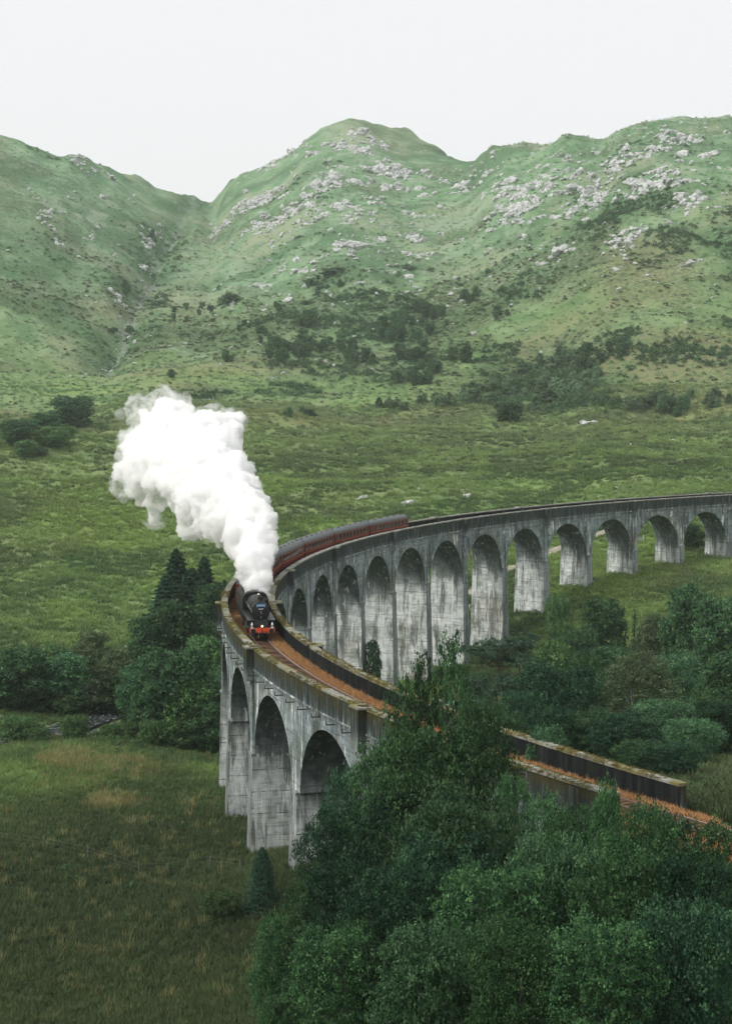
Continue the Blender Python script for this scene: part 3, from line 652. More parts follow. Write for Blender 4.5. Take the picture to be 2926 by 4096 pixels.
def wheel_me(r, wd, name, spokes=0):
    m = MB().lathe([(-wd/2, r*1.06), (-wd/2+.03, r*1.06), (-wd/2+.04, r), (wd/2, r), (wd/2, r*.86), (wd/2-.05, r*.86), (wd/2-.05, r*.2), (wd/2+.03, r*.2), (wd/2+.03, .02)], 22, 'y')
    return m.mesh(name, m_grime, True)
def loco():
    t = empty('steam_locomotive', label='black steam locomotive with red buffer beam leading the train towards the viewer', cat='locomotive')
    # z from the rail head, x forward, buffers at x = 0
    m = MB().box(-.62, -.5, -1.24, 1.24, .82, 1.3); m.add([], []); bb = m.build('buffer_beam', m_red, t)
    for y in (-.88, .88):
        b = MB().lathe([(-.5, .2), (-.42, .2), (-.4, .14), (-.1, .12), (-.09, .24), (-.04, .25), (0, .22), (.005, .02)], 20, 'x', (0, y, 1.06)).build('buffer', m_black, t, True)
        MB().lathe([(-.088, .225), (-.07, .262), (-.035, .262), (-.03, .225)], 20, 'x', (0, y, 1.06)).build('buffer_rim', m_steel, b, True)
    m = MB().box(-.5, -.38, -.05, .05, .9, 1.1).tube((-.42, 0, 1.0), (-.2, 0, .92), .035).tube((-.2, -.07, .92), (-.2, .07, .92), .03).tube((-.2, -.07, .92), (-.2, -.06, .55), .03).tube((-.2, .07, .92), (-.2, .06, .55), .03).tube((-.2, -.06, .55), (-.2, .06, .55), .035)
    m.build('coupling', m_grime, t)
    for y in (-.32, .36):
        MB().tube((-.5, y, .95), (-.36, y, .9), .035).tube((-.36, y, .9), (-.34, y, .45), .03).tube((-.34, y, .45), (-.32, y-.1, .38), .03).build('vacuum_pipe', m_steel if y < 0 else m_grime, t)
    for y in (-.98, .98):
        l = MB().lathe([(-.12, .03), (-.12, .09), (.03, .1), (.05, .09), (.05, .02)], 14, 'x', (-.5, y, 1.5)).box(-.62, -.42, y-.11, y+.11, 1.3, 1.38).lathe([(0, .09), (.12, .09), (.18, .05), (.26, .04), (.27, .01)], 12, 'z', (-.53, y, 1.58)).build('lamp', m_white, t)
        MB().lathe([(.0, .085), (.012, .08)], 12, 'x', (-.449, y, 1.5)).build('lens', m_steel, l)
    l = MB().lathe([(-.14, .03), (-.14, .09), (.0, .1), (.0, .02)], 14, 'x', (-.46, 0.0, 1.48)).box(-.62, -.46, -.05, .05, 1.3, 1.42).build('headlight', m_black, t)
    MB().lathe([(.0, .09), (.012, .08), (.014, .02)], 14, 'x', (-.458, 0, 1.48)).build('lens', m_lamp, l)
    # front platform, cylinders, running plates
    m = MB().box(-1.75, -.62, -1.2, 1.2, 1.28, 1.33).box(-1.7, -.75, -.62, .62, 1.33, 1.62); m.loft([[(-.75, -.66, 1.33), (-.75, .66, 1.33), (-.75, .66, 1.45), (-.75, -.66, 1.45)], [(-1.75, -.66, 1.33), (-1.75, .66, 1.33), (-1.75, .66, 2.0), (-1.75, -.66, 2.0)]])
    m.build('front_platform', m_black, t)
    for y in (-1, 1):
        m = MB().lathe([(-2.95, .36), (-2.9, .43), (-1.75, .43), (-1.7, .36), (-1.62, .34), (-1.6, .12), (-1.3, .1), (-1.28, .02)], 18, 'x', (0, y*1.02, 1.02)).box(-2.9, -1.75, *sorted((y*.62, y*1.34)), 1.3, 1.94)
        m.build('cylinder', m_black, t)
        m = MB().box(-9.0, -1.72, *sorted((y*.64, y*1.36)), 1.95, 2.02).box(-9.0, -1.72, *sorted((y*1.3, y*1.36)), 1.8, 1.95)
        m.loft([[(-1.72, y*.64, 1.95), (-1.72, y*1.36, 1.95), (-1.72, y*1.36, 2.02), (-1.72, y*.64, 2.02)], [(-1.3, y*.64, 1.9), (-1.3, y*1.3, 1.9), (-1.3, y*1.3, 1.95), (-1.3, y*.64, 1.95)]])
        m.build('running_plate', m_green, t)
        MB().tube((-1.9, y*.86, 2.72), (-9, y*.95, 2.86), .03).build('handrail', m_steel, t)
        MB().box(-9.4, -9.1, *sorted((y*1.1, y*1.3)), .4, 1.95).build('cab_steps', m_grime, t)
    # smokebox, boiler, firebox
    zc = 2.72
    MB().lathe([(-2.0, .2), (-1.99, .8), (-1.93, .86), (-1.9, .88), (-3.6, .88), (-3.61, .8)][:2]+[(-1.985, .86), (-2.05, .885), (-3.65, .885), (-3.66, .5)][::1], 36, 'x', (0, 0, zc)).build('smokebox', m_smoke, t, True)
    d = MB().lathe([(-2.02, .74), (-1.955, .73), (-1.9, .62), (-1.86, .4), (-1.845, .12), (-1.845, .02)], 36, 'x', (0, 0, zc)).build('smokebox_door', m_smoke, t, True)
    MB().lathe([(0, .05), (.07, .05), (.075, .01)], 10, 'x', (-1.845, 0, zc)).tube((-1.8, 0, zc), (-1.79, .16, zc-.22), .016).tube((-1.8, 0, zc), (-1.79, -.05, zc-.27), .016).build('dart_handle', m_steel, d)
    for z in (-.34, .34): MB().tube((-1.93, -.55, zc+z*.9), (-1.84, .3, zc+z*.9), .025).build('hinge_strap', m_smoke, d)
    MB().loft([[(-2.2, -.6, 1.98), (-2.2, .6, 1.98), (-2.2, .74, 2.25), (-2.2, -.74, 2.25)], [(-3.6, -.6, 1.98), (-3.6, .6, 1.98), (-3.6, .74, 2.25), (-3.6, -.74, 2.25)]]).build('saddle', m_smoke, t)
    MB().lathe([(-3.66, .5), (-3.66, .83), (-6.6, .9), (-6.6, .4)], 36, 'x', (0, 0, zc)).build('boiler', m_green, t, True)
    ring = []
    for x, w_ in ((-6.6, .93), (-9.1, .9)):
        ring.append([(x, w_*math.cos(a)*(1 if math.sin(a) > 0 else 1.02), zc+.0+max(w_*math.sin(a), -1.2)) for a in np.linspace(0, 2*math.pi, 28, endpoint=False)])
    MB().loft(ring).build('firebox', m_green, t, True)
    for x in (-4.4, -5.5, -6.6): MB().lathe([(-.03, .86), (-.03, .905), (.03, .905), (.03, .86)], 36, 'x', (x, 0, zc)).build('boiler_band', m_black, t)
    c = MB().lathe([(0, .4), (.06, .33), (.2, .27), (.34, .26), (.46, .31), (.5, .31), (.5, .24), (.3, .22)], 24, 'z', (-2.75, 0, zc+.84)).build('chimney', m_smoke, t, True)
    MB().lathe([(0, .42), (.1, .36), (.28, .33), (.4, .22), (.44, .02)], 24, 'z', (-5.3, 0, zc+.82)).build('dome', m_green, t, True)
    MB().lathe([(0, .16), (.14, .15), (.26, .08), (.27, .01)], 12, 'z', (-7.4, .2, zc+.88)).build('safety_valve', m_steel, t, True)
    # cab
    pr = [(-1.32, 1.95), (-1.32, 3.05), (-1.15, 3.5), (-.75, 3.75), (0, 3.86), (.75, 3.75), (1.15, 3.5), (1.32, 3.05), (1.32, 1.95)]
    MB().loft([[(-9.1, y, z) for y, z in pr], [(-11.0, y, z) for y, z in pr]]).build('cab', m_black, t)
    for y in (-.98, .98): MB().box(-9.1, -9.06, y-.2, y+.2, 2.95, 3.4).build('cab_window', m_glass, t)
    # wheels and motion
    wb = wheel_me(.5, .13, 'bogie_wheel'); wd = wheel_me(.92, .14, 'driving_wheel')
    for x in (-1.95, -3.85):
        for y in (-1, 1): link('bogie_wheel', wb, t, (x, y*GA/2, .5), (0, 0, 0 if y > 0 else math.pi))
    for x in (-5.6, -7.75, -10.1):
        for y in (-1, 1): link('driving_wheel', wd, t, (x, y*GA/2, .92), (0, 0, 0 if y > 0 else math.pi))
    for y in (-1, 1):
        MB().box(-10.2, -5.5, *sorted((y*.92, y*.98)), .62, .76).build('coupling_rod', m_steel, t)
        MB().box(-7.8, -3.0, *sorted((y*1.0, y*1.06)), .88, .98).build('connecting_rod', m_steel, t)
    MB().box(-11, -.62, -.55, .55, .75, 1.6).box(-4.3, -1.5, -.5, .5, .4, .75).build('frame', m_grime, t)
    # tender
    tn = MB().box(-19.2, -11.5, -1.22, 1.22, 1.2, 3.0).loft([[(-11.5, -1.22, 3.0), (-11.5, 1.22, 3.0), (-11.5, .95, 3.4), (-11.5, -.95, 3.4)], [(-19.2, -1.22, 3.0), (-19.2, 1.22, 3.0), (-19.2, .95, 3.3), (-19.2, -.95, 3.3)]]).box(-19.2, -11.3, -1.2, 1.2, .9, 1.2).build('tender', m_black, t)
    k_ = NT('coal'); m_coal = k_.bsdf((.012, .012, .013), .6, 0, k_.bump(k_.noise(k_.obj(), 6, 5), 1, .2))
    V = []; 
    gx, gy = np.meshgrid(np.linspace(-17.5, -11.7, 24), np.linspace(-.9, .9, 9)); gzv = 3.42+.35*(1-(gy/.95)**2)*(1-((gx+14)/5)**2*.6)+rng.uniform(-.07, .07, gx.shape)
    ii = np.arange(gx.size).reshape(gx.shape); Fq = np.stack([ii[:-1, :-1].ravel(), ii[:-1, 1:].ravel(), ii[1:, 1:].ravel(), ii[1:, :-1].ravel()], 1)
    link('coal_heap', new_mesh('coal_heap', np.stack([gx.ravel(), gy.ravel(), gzv.ravel()], 1), Fq, mat=m_coal), tn)
    wt = wheel_me(.65, .13, 'tender_wheel')
    for x in (-12.8, -15.1, -17.5):
        for y in (-1, 1): link('tender_wheel', wt, t, (x, y*GA/2, .65), (0, 0, 0 if y > 0 else math.pi))
    # plates and lettering
    rot = (math.pi/2, 0, math.pi/2)
    def text(name, s, size, loc, mat, parent, sp=1.0):
        cu = bpy.data.curves.new(name, 'FONT'); cu.body = s; cu.size = size; cu.align_x = 'CENTER'; cu.align_y = 'CENTER'; cu.extrude = .006; cu.space_character = sp
        cu.materials.append(mat); o = bpy.data.objects.new(name, cu); COL.objects.link(o)
        me = bpy.data.meshes.new_from_object(o.evaluated_get(bpy.context.evaluated_depsgraph_get())); bpy.data.objects.remove(o); return link(name, me, parent, loc, rot)
    hb = MB(); top = [(-.42+.84*i/10, .16+.055*math.sin(math.pi*i/10)) for i in range(11)]; bot = [(.46-.92*i/10, -.13+.055*math.sin(math.pi*i/10)) for i in range(11)]
    prf = top+bot
    hb.loft([[(-1.86, y, zc+.56+z) for y, z in prf], [(-1.82, y, zc+.56+z) for y, z in prf]]); hbo = hb.build('headboard', m_blue, t)
    text('headboard_lettering', 'THE JACOBITE', .125, (-1.81, 0, zc+.60), m_white, hbo)
    npl = MB().box(-1.87, -1.835, -.32, .32, zc+.17, zc+.33).build('number_plate', m_smoke, t)
    text('number', '45407', .2, (-1.83, 0, zc+.25), m_white, npl, 1.05)
    sp_ = MB().box(-1.925, -1.87, -.13, .13, zc-.62, zc-.5).build('shed_plate', m_smoke, t)
    text('shed_code', 'Z', .15, (-1.86, 0, zc-.56), m_white, sp_)
    return t
lo = loco(); LS = 1.18
def on_track(o, k_, sc, flip=False):
    a = ang(k_); o.location = cyl(R, k_, -1.555); o.rotation_euler = (0, 0, a+math.pi/2); o.scale = (sc, sc, sc)
on_track(lo, -3.34, LS)
# the locomotive stands on a chord: aim its axis along the mean of its length
p_f = Vector(cyl(R, -3.48+1.5/PITCH_M, -1.555)); p_r = Vector(cyl(R, -3.48+18*LS/PITCH_M, -1.555)); fx = (p_f-p_r).normalized()
lo.rotation_euler[2] = math.atan2(fx.y, fx.x); lo.location = p_f+fx*1.5

def coach():
    t = empty('railway_coach', label='x', cat='railway coach', group='maroon coaches of the steam train')
    L = 9.45
    side = [(1.36, .95), (1.4, 1.4), (1.41, 2.0), (1.38, 2.6), (1.32, 3.08)]
    pr = [(-y, z) for y, z in side[::-1]][::-1]; ring = side+[(-y, z) for y, z in side[::-1]]
    MB().loft([[(x, y, z) for y, z in ring] for x in (-L, L)]).build('body', m_maroon, t)
    rt = [(1.34*math.cos(q), 3.08+.74*math.sin(q)**.9) for q in np.linspace(0.0, math.pi, 15)]
    rf = MB().loft([[(x, y, z) for y, z in rt] for x in (-L-.03, L+.03)]).build('roof', m_roof, t, True, 50)
    for x in (-8.0, -4.6, -1.4, 1.8, 4.9, 8.1):
        for y in (.32,): MB().box(x-.2, x+.2, y-.14, y+.14, 3.74, 3.89).build('roof_vent', m_grime, rf)
    wf = MB().box(-.62, .62, -.02, .02, -.45, .45).mesh('window', m_frame); wg = MB().box(-.56, .56, -.03, .03, -.40, .4).mesh('pane', m_glass)
    df = MB().box(-.27, .27, -.02, .02, -.45, .4).mesh('door_window', m_frame); dg = MB().box(-.22, .22, -.03, .03, -.4, .35).mesh('pane', m_glass)
    for y in (-1, 1):
        for x in np.linspace(-6.6, 6.6, 8):
            o = link('window', wf, t, (x, y*1.388, 2.38), (y*.05, 0, 0)); link('pane', wg, o)
        for x in (-8.75, -7.75, 7.75, 8.75):
            if abs(x) > 8: o = link('door_window', df, t, (x, y*1.388, 2.38), (y*.05, 0, 0)); link('pane', dg, o)
            MB().box(x-.36, x-.345, *sorted((y*1.35, y*1.425)), 1.05, 2.95).build('door_seam', m_grime, t)
        MB().box(-L, L, *sorted((y*1.39, y*1.418)), 1.66, 1.72).build('waist_line', m_line, t)
        MB().box(-L, L, *sorted((y*1.2, y*1.345)), .82, .95).build('solebar', m_grime, t)
    wh = wheel_me(.46, .13, 'wheel')
    for x in (-6.6, 6.6):
        b = MB().box(x-1.7, x+1.7, -1.05, -.92, .4, .75).box(x-1.7, x+1.7, .92, 1.05, .4, .75).box(x-.3, x+.3, -1.05, 1.05, .45, .82).build('bogie', m_grime, t)
        for q in (-1.28, 1.28):
            for y in (-1, 1): link('wheel', wh, b, (x+q, y*GA/2, .46), (0, 0, 0 if y > 0 else math.pi))
    MB().box(-2.4, -1.2, -1.1, -.5, .35, .85).box(.8, 2.6, .4, 1.1, .35, .85).build('battery_box', m_grime, t)
    for x in (-1, 1): MB().box(*sorted((x*L, x*(L+.2))), -.55, .55, 1.1, 3.1).build('gangway', m_grime, t)
    return t
co = coach(); pos_ = []
e = 5.27
for i, (stp, sc) in enumerate([(1.14, .985), (1.14, .985), (1.14, .985), (1.14, .985), (1.22, 1.05), (1.22, 1.05)]):
    pos_.append((e-stp/2, sc)); e -= stp
labs = ['rearmost maroon coach, last of the train on the far bend', 'second maroon coach from the rear of the train', 'third maroon coach from the rear of the train', 'maroon coach just emerging from behind the steam, fourth from the rear',
        'maroon coach mostly hidden by the steam, fifth from the rear', 'maroon coach behind the tender, wrapped in steam']
for i, (k_, sc) in enumerate(pos_):
    o = co if i == 0 else copy_tree(co); o['label'] = labs[i]; on_track(o, k_, sc)

# ------------------------------------------------------------------ steam
STEAM = [  # column, row, radius (overview pixels), distance
 (575, 1322, 13, 226), (573, 1308, 20, 227), (568, 1287, 30, 229), (563, 1262, 38, 231), (572, 1240, 38, 233), (553, 1235, 38, 234), (565, 1205, 44, 236), (545, 1190, 50, 238), (560, 1160, 48, 240),
 (530, 1175, 40, 241), (525, 1140, 62, 243), (500, 1165, 45, 245), (550, 1120, 40, 244), (490, 1110, 65, 247), (470, 1150, 42, 249), (540, 1085, 38, 249), (505, 1065, 60, 252), (450, 1100, 60, 254),
 (430, 1140, 34, 255), (425, 1170, 24, 255), (460, 1050, 70, 257), (410, 1080, 55, 259), (515, 1035, 34, 257), (480, 1000, 55, 262), (430, 1020, 68, 264), (370, 1070, 48, 265), (345, 1110, 26, 267), (380, 1020, 65, 267), (330, 1050, 52, 269),
 (290, 1050, 32, 271), (320, 1010, 48, 271), (310, 1090, 28, 270), (360, 975, 58, 273), (410, 970, 52, 273), (460, 965, 48, 270), (495, 960, 36, 270), (515, 940, 20, 272), (528, 928, 10, 273), (300, 985, 28, 274), (365, 925, 36, 277), (400, 930, 32, 277), (335, 935, 26, 277), (345, 1150, 12, 268)]
WISP = [(365, 905, 40, 279), (400, 905, 28, 280), (320, 920, 38, 279), (300, 905, 20, 281), (270, 918, 16, 283), (285, 1075, 34, 272), (345, 1155, 20, 270), (430, 935, 32, 279), (520, 935, 26, 274), (350, 960, 55, 278), (470, 940, 36, 276), (310, 1000, 48, 276)]
def blob(lst, name, voxel, grow=1.0):
    import bmesh
    bm = bmesh.new()
    for u, v, r_, d in lst:
        p = at(u, v, d); rad = r_*OV*d/FPX*grow
        bmesh.ops.create_icosphere(bm, subdivisions=3, radius=rad, matrix=Matrix.Translation(p))
    me = bpy.data.meshes.new(name); bm.to_mesh(me); bm.free()
    return me
steam = empty('steam_plume', at(574, 1318, 227), label='thick white plume of steam billowing from the locomotive chimney', cat='steam')
k = NT('dense_steam'); P = k.pos()
df = k.n('ShaderNodeBsdfDiffuse'); df.inputs[0].default_value = (.985, .985, .985, 1); tr = k.n('ShaderNodeBsdfTranslucent'); tr.inputs[0].default_value = (.985, .985, .985, 1)
ms = k.n('ShaderNodeMixShader'); ms.inputs[0].default_value = .42; k.l(df.outputs[0], ms.inputs[1]); k.l(tr.outputs[0], ms.inputs[2]); k.l(ms.outputs[0], k.out.inputs[0]); m_steam = k.m
def steam_mesh(name, lst, grow, voxel, amps, mat):
    me = blob(lst, name, voxel, grow); o = link(name, me)
    md = o.modifiers.new('r', 'REMESH'); md.mode = 'VOXEL'; md.voxel_size = voxel
    dg = bpy.context.evaluated_depsgraph_get(); ev = bpy.data.meshes.new_from_object(o.evaluated_get(dg))
    bpy.data.objects.remove(o); n = len(ev.vertices)
    co_ = np.empty(n*3, np.float32); ev.vertices.foreach_get('co', co_); co_ = co_.reshape(-1, 3)
    from mathutils import noise as mn
    for sc, am in amps:
        no = np.empty(n*3, np.float32); ev.update(); ev.vertices.foreach_get('normal', no); no = no.reshape(-1, 3)
        dsp = np.array([.55-abs(mn.noise(Vector(p)/sc))*2.2 for p in co_.astype(float)])
        co_ = co_+no*(dsp*am)[:, None].astype(np.float32); ev.vertices.foreach_set('co', co_.ravel())
    ev.polygons.foreach_set('use_smooth', np.ones(len(ev.polygons), bool)); ev.materials.clear(); ev.materials.append(mat); ev.update()
    return ev
k = NT('steam_vapour'); P = k.pos()
ps = k.n('ShaderNodeVectorMath', operation='SUBTRACT'); k.l(P, ps.inputs[0]); ps.inputs[1].default_value = (0, 0, 0)
d1 = k.noise(P, .30, 7, .62, .4); d2 = k.noise(P, 1.3, 4, .65)
dn = k.ramp(k.math('ADD', d1, k.math('MULTIPLY', k.math('SUBTRACT', d2, .5), .35)), .36, .50, 0, 2.2)
pv = k.n('ShaderNodeVolumePrincipled'); pv.inputs['Color'].default_value = (1, 1, 1, 1); pv.inputs['Anisotropy'].default_value = .0
k.l(dn, pv.inputs['Density']); k.l(pv.outputs[0], k.out.inputs['Volume']); m_vap = k.m
ev = steam_mesh('steam_cloud', STEAM, 1.0, .34, [(3.4, 1.0), (1.5, .6), (.7, .35)], m_vap)
ev.transform(Matrix.Translation(-steam.location)); link('steam_cloud', ev, steam)
k = NT('thin_steam'); P = k.pos()
d1 = k.noise(P, .42, 7, .7, .6)
dn = k.ramp(d1, .45, .66, 0, .8)
pv = k.n('ShaderNodeVolumePrincipled'); pv.inputs['Color'].default_value = (1, 1, 1, 1)
k.l(dn, pv.inputs['Density']); k.l(pv.outputs[0], k.out.inputs['Volume']); m_wisp = k.m
ev = steam_mesh('steam_wisps', WISP, 1.16, .6, [(3, .8), (1.3, .5)], m_wisp)
ev.transform(Matrix.Translation(-steam.location)); link('steam_wisps', ev, steam)
# ------------------------------------------------------------------ trees and plants
def leaf_mat(name, c1, c2, gloss=.07, trans=.32):
    k = NT(name); t = k.attr('tint'); oi = k.n('ShaderNodeObjectInfo').outputs['Random']
    c = k.mix(t, c1, c2)
    hs = k.n('ShaderNodeHueSaturation'); k.l(c, hs.inputs['Color'])
    k.put(hs.inputs['Hue'], k.math('ADD', k.math('MULTIPLY', oi, .016), .491)); k.put(hs.inputs['Value'], k.math('ADD', k.math('MULTIPLY', oi, .7), .65)); c = hs.outputs[0]
    p = k.n('ShaderNodeBsdfPrincipled'); k.l(c, p.inputs['Base Color']); p.inputs['Roughness'].default_value = .55; p.inputs['Specular IOR Level'].default_value = gloss
    tr = k.n('ShaderNodeBsdfTranslucent'); k.l(c, tr.inputs[0])
    ms = k.n('ShaderNodeMixShader'); ms.inputs[0].default_value = trans; k.l(p.outputs[0], ms.inputs[1]); k.l(tr.outputs[0], ms.inputs[2]); k.l(ms.outputs[0], k.out.inputs[0])
    return k.m
L_DARK = leaf_mat('dark_leaves', (0.011, 0.033, 0.022), (0.077, 0.172, 0.080))
L_OAK = leaf_mat('oak_leaves', (0.012, 0.040, 0.021), (0.122, 0.248, 0.095))
L_MIDD = leaf_mat('riverside_leaves', (0.028, 0.073, 0.040), (0.138, 0.276, 0.116))
L_MIDG = leaf_mat('riverside_pale_leaves', (0.039, 0.095, 0.041), (0.201, 0.349, 0.126))
L_PALE = leaf_mat('pale_leaves', (0.023, 0.066, 0.035), (0.147, 0.275, 0.127))
L_BIRCH = leaf_mat('birch_leaves', (0.064, 0.116, 0.057), (0.227, 0.306, 0.153))
L_OLIVE = leaf_mat('olive_leaves', (0.014, 0.051, 0.022), (0.122, 0.246, 0.095))
L_CON = leaf_mat('conifer_needles', (0.013, 0.044, 0.029), (0.048, 0.120, 0.064), .15, .15)
L_PINE = leaf_mat('pine_needles', (.045, .095, .06), (.11, .19, .11), .15, .15)
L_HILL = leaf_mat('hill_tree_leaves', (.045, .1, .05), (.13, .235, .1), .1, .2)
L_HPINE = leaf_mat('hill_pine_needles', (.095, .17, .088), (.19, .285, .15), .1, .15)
def bark(name, c):
    k = NT(name); P = k.obj(); n = k.noise(P, 3, 5, .7)
    return k.bsdf(k.mix(n, tuple(x*.5 for x in c), tuple(x*1.4 for x in c)), .9)
B_GREY = bark('grey_bark', (.11, .1, .085)); B_BIRCH = bark('birch_bark', (.35, .34, .31)); B_PINE = bark('orange_pine_bark', (.1, .062, .042)); B_DARK = bark('dark_bark', (.05, .045, .04))
def unit(v): return v/np.maximum(np.linalg.norm(v, axis=-1, keepdims=True), 1e-9)
def leaves(P, size, g, up=.5, aspect=.62, out=None, outw=.6):
    """diamond leaves at P with random attitude"""
    n = len(P); nr = unit(g.normal(size=(n, 3))+np.array([0, 0, up])+(0 if out is None else out*outw))
    a = unit(np.cross(nr, g.normal(size=(n, 3)))); b = np.cross(nr, a)
    l = (size*g.uniform(.6, 1.25, n))[:, None]; bend = nr*l*.12
    V = np.stack([P-a*l*.5-bend, P+b*l*.5*aspect, P+a*l*.5-bend, P-b*l*.5*aspect], 1).reshape(-1, 3)
    return V, np.arange(4*n).reshape(n, 4)
def crown_mesh(name, lobes, nclump, nleaf, size, mat, g, clump_r=.9, up=.5, shell=(.62, 1.02), flatten=.75, aspect=.62):
    lobes = np.array(lobes, float); wgt = (lobes[:, 3]*lobes[:, 4]); wgt /= wgt.sum()
    li = g.choice(len(lobes), nclump, p=wgt); d = unit(g.normal(size=(nclump, 3))+np.array([0, 0, .25]))
    rr = g.uniform(*shell, nclump)[:, None]; L = lobes[li]; C = L[:, :3]+d*rr*L[:, [3, 3, 4]]
    # drop clumps buried in another lobe
    keep = np.ones(nclump, bool)
    for i, l in enumerate(lobes):
        q = np.sqrt((((C-l[:3])/l[[3, 3, 4]])**2).sum(1)); keep &= ~((q < .55) & (li != i))
    C = C[keep]; d = d[keep]; n = len(C)
    cr = clump_r*g.uniform(.55, 1.3, n); tint = np.clip(g.normal(.48, .32, n), 0, 1)
    m = g.poisson(nleaf, n)+2; ci = np.repeat(np.arange(n), m)
    off = unit(g.normal(size=(len(ci), 3)))*(g.uniform(0, 1, len(ci))**.45)[:, None]; off[:, 2] *= flatten
    P = C[ci]+off*cr[ci][:, None]
    V, F = leaves(P, size, g, up, aspect, d[ci])
    t = np.clip(np.clip(tint[ci]*.7+g.uniform(-.15, .4, len(ci)), 0, 1)**1.3, 0, 1)
    return new_mesh(name, V, F, False, {'tint': ('FACE', t)}, mat), C
def limb(mb, p, q, r0, r1, g, n=7, wob=.06, seg=5):
    p = np.array(p, float); q = np.array(q, float); L = np.linalg.norm(q-p); last = p; lr = r0
    for i in range(1, seg+1):
        t = i/seg; c = p+(q-p)*t+(g.normal(size=3)*L*wob*(0 if i == seg else 1)); r_ = r0+(r1-r0)*t
        mb.tube(last, c, lr, r_, n, cap=(i == seg)); last = c; lr = r_
def trunk_mesh(name, H, r, lobes, mat, g, frac=.75, n=7):
    mb = MB(); top = np.array([g.normal()*.02*H, g.normal()*.02*H, H*frac]); limb(mb, (0, 0, -.04*H), top, r, r*.3, g, n, .015, 6)
    for l in lobes:
        h0 = max(.18*H, min(l[2]-.5*math.hypot(l[0], l[1])-.1*H, H*frac*.92)); t = h0/(H*frac)
        limb(mb, top*t, (l[0], l[1], l[2]+.2*l[4]), r*(1-.65*t)*.55, r*.06, g, 5, .05, 4)
    return mb.mesh(name, mat, True)
def lobes_for(H, W, g, n=14, base=.25, top=1.0, shape='round'):
    out = []
    for i in range(n):
        t = (i+.5)/n; z = base+(top-base)*t; 
        if shape == 'round': w_ = math.sin(math.pi*min(1, .18+.8*(1-t)))**.7
        elif shape == 'oval': w_ = math.sin(math.pi*(.12+.85*t))**.8
        elif shape == 'spire': w_ = (1-t)**.8
        else: w_ = 1-.25*t
        a = i*2.399+g.uniform(-.5, .5); rad = W/2*w_*(.62 if n > 5 else .4)*g.uniform(.7, 1.1); lr = W/2*(.26+.28*w_)*g.uniform(.8, 1.2)
        out.append((rad*math.cos(a), rad*math.sin(a), min(z*H, H-lr*.7), lr, lr*.8))
    return out
PROTO = {}
def make_proto(key, H, W, shape, nl, base, nclump, nleaf, size, lm, bm_, seed, clump_r=.9, tr=.02, **kw):
    g = np.random.default_rng(seed); lb = lobes_for(H, W, g, nl, base, 1.0, shape)
    cm, C = crown_mesh(key+'_crown', lb, nclump, nleaf, size, lm, g, clump_r, **kw)
    tm = trunk_mesh(key+'_trunk', H, H*tr, lb[::2] if nl > 8 else lb, bm_, g)
    PROTO[key] = (cm, tm, H, W)
# near trees: leaves of true size
make_proto('oak', 16, 11, 'round', 22, .22, 1400, 15, .33, L_OAK, B_GREY, 1, .75)
make_proto('oak_thin', 16, 9, 'oval', 20, .25, 620, 15, .32, L_OAK, B_GREY, 17, .62)
make_proto('oak_b', 15, 12, 'round', 20, .2, 1400, 15, .33, L_OAK, B_GREY, 2, .8)
make_proto('dark_tree', 13, 10, 'round', 18, .14, 1400, 15, .31, L_DARK, B_DARK, 3, .75)
make_proto('dark_tree_b', 12, 11, 'round', 18, .12, 1400, 15, .31, L_DARK, B_DARK, 4, .8)
make_proto('olive_tree', 11, 9, 'oval', 18, .1, 1600, 15, .23, L_OLIVE, B_GREY, 5, .6)
make_proto('olive_tree_b', 11, 9, 'round', 18, .1, 1600, 15, .23, L_OLIVE, B_GREY, 6, .6)
make_proto('birch', 13, 8, 'oval', 20, .14, 1800, 14, .22, L_BIRCH, B_BIRCH, 7, .55, .013)
make_proto('pale_tree', 11, 10, 'round', 18, .1, 1400, 15, .3, L_PALE, B_GREY, 8, .7)
# farther broadleaves and shrubs
make_proto('mid_tree', 12, 9, 'round', 16, .1, 1000, 13, .44, L_MIDD, B_DARK, 11, .8)
make_proto('mid_tree_b', 12, 9, 'oval', 16, .1, 1000, 13, .44, L_MIDG, B_GREY, 12, .8)
make_proto('mid_birch', 12, 8, 'oval', 16, .14, 1100, 13, .36, L_BIRCH, B_BIRCH, 13, .7, .013)
make_proto('shrub', 4, 6, 'round', 12, .05, 700, 16, .24, L_MIDG, B_GREY, 14, .5)
make_proto('bush', 5, 6, 'round', 12, .05, 700, 16, .24, L_PALE, B_GREY, 15, .5)
def conifer(key, H, W, lm, bm_, seed, nl=5200, size=.4, gap=.0):
    g = np.random.default_rng(seed); z = H*(.04+.96*g.beta(1, 1.35, nl)); t = z/H; lev = np.floor(z/(H*.05)); prof = 1.12*(1-t)**.5*(.8+.2*np.cos((z/(H*.05)-lev)*2*math.pi)*1.0)
    a = g.uniform(0, 2*math.pi, nl); br = .84+.16*np.cos(a*5+lev*2.1+g.normal(size=nl)*.25); rad = W/2*prof*br*np.sqrt(g.uniform(.4, 1, nl))
    P = np.stack([rad*np.cos(a), rad*np.sin(a), z-rad*.22+H*.0], 1); outd = np.stack([np.cos(a), np.sin(a), a*0], 1)
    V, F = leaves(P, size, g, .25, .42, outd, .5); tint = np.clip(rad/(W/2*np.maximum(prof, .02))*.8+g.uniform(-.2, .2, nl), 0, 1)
    mb = MB(); mb.tube((0, 0, -.5), (0, 0, H*.96), H*.016, H*.003, 7)
    PROTO[key] = (new_mesh(key+'_crown', V, F, False, {'tint': ('FACE', tint)}, lm), mb.mesh(key+'_trunk', bm_, True), H, W)
conifer('conifer', 18, 6, L_CON, B_DARK, 21, 14000, .55)
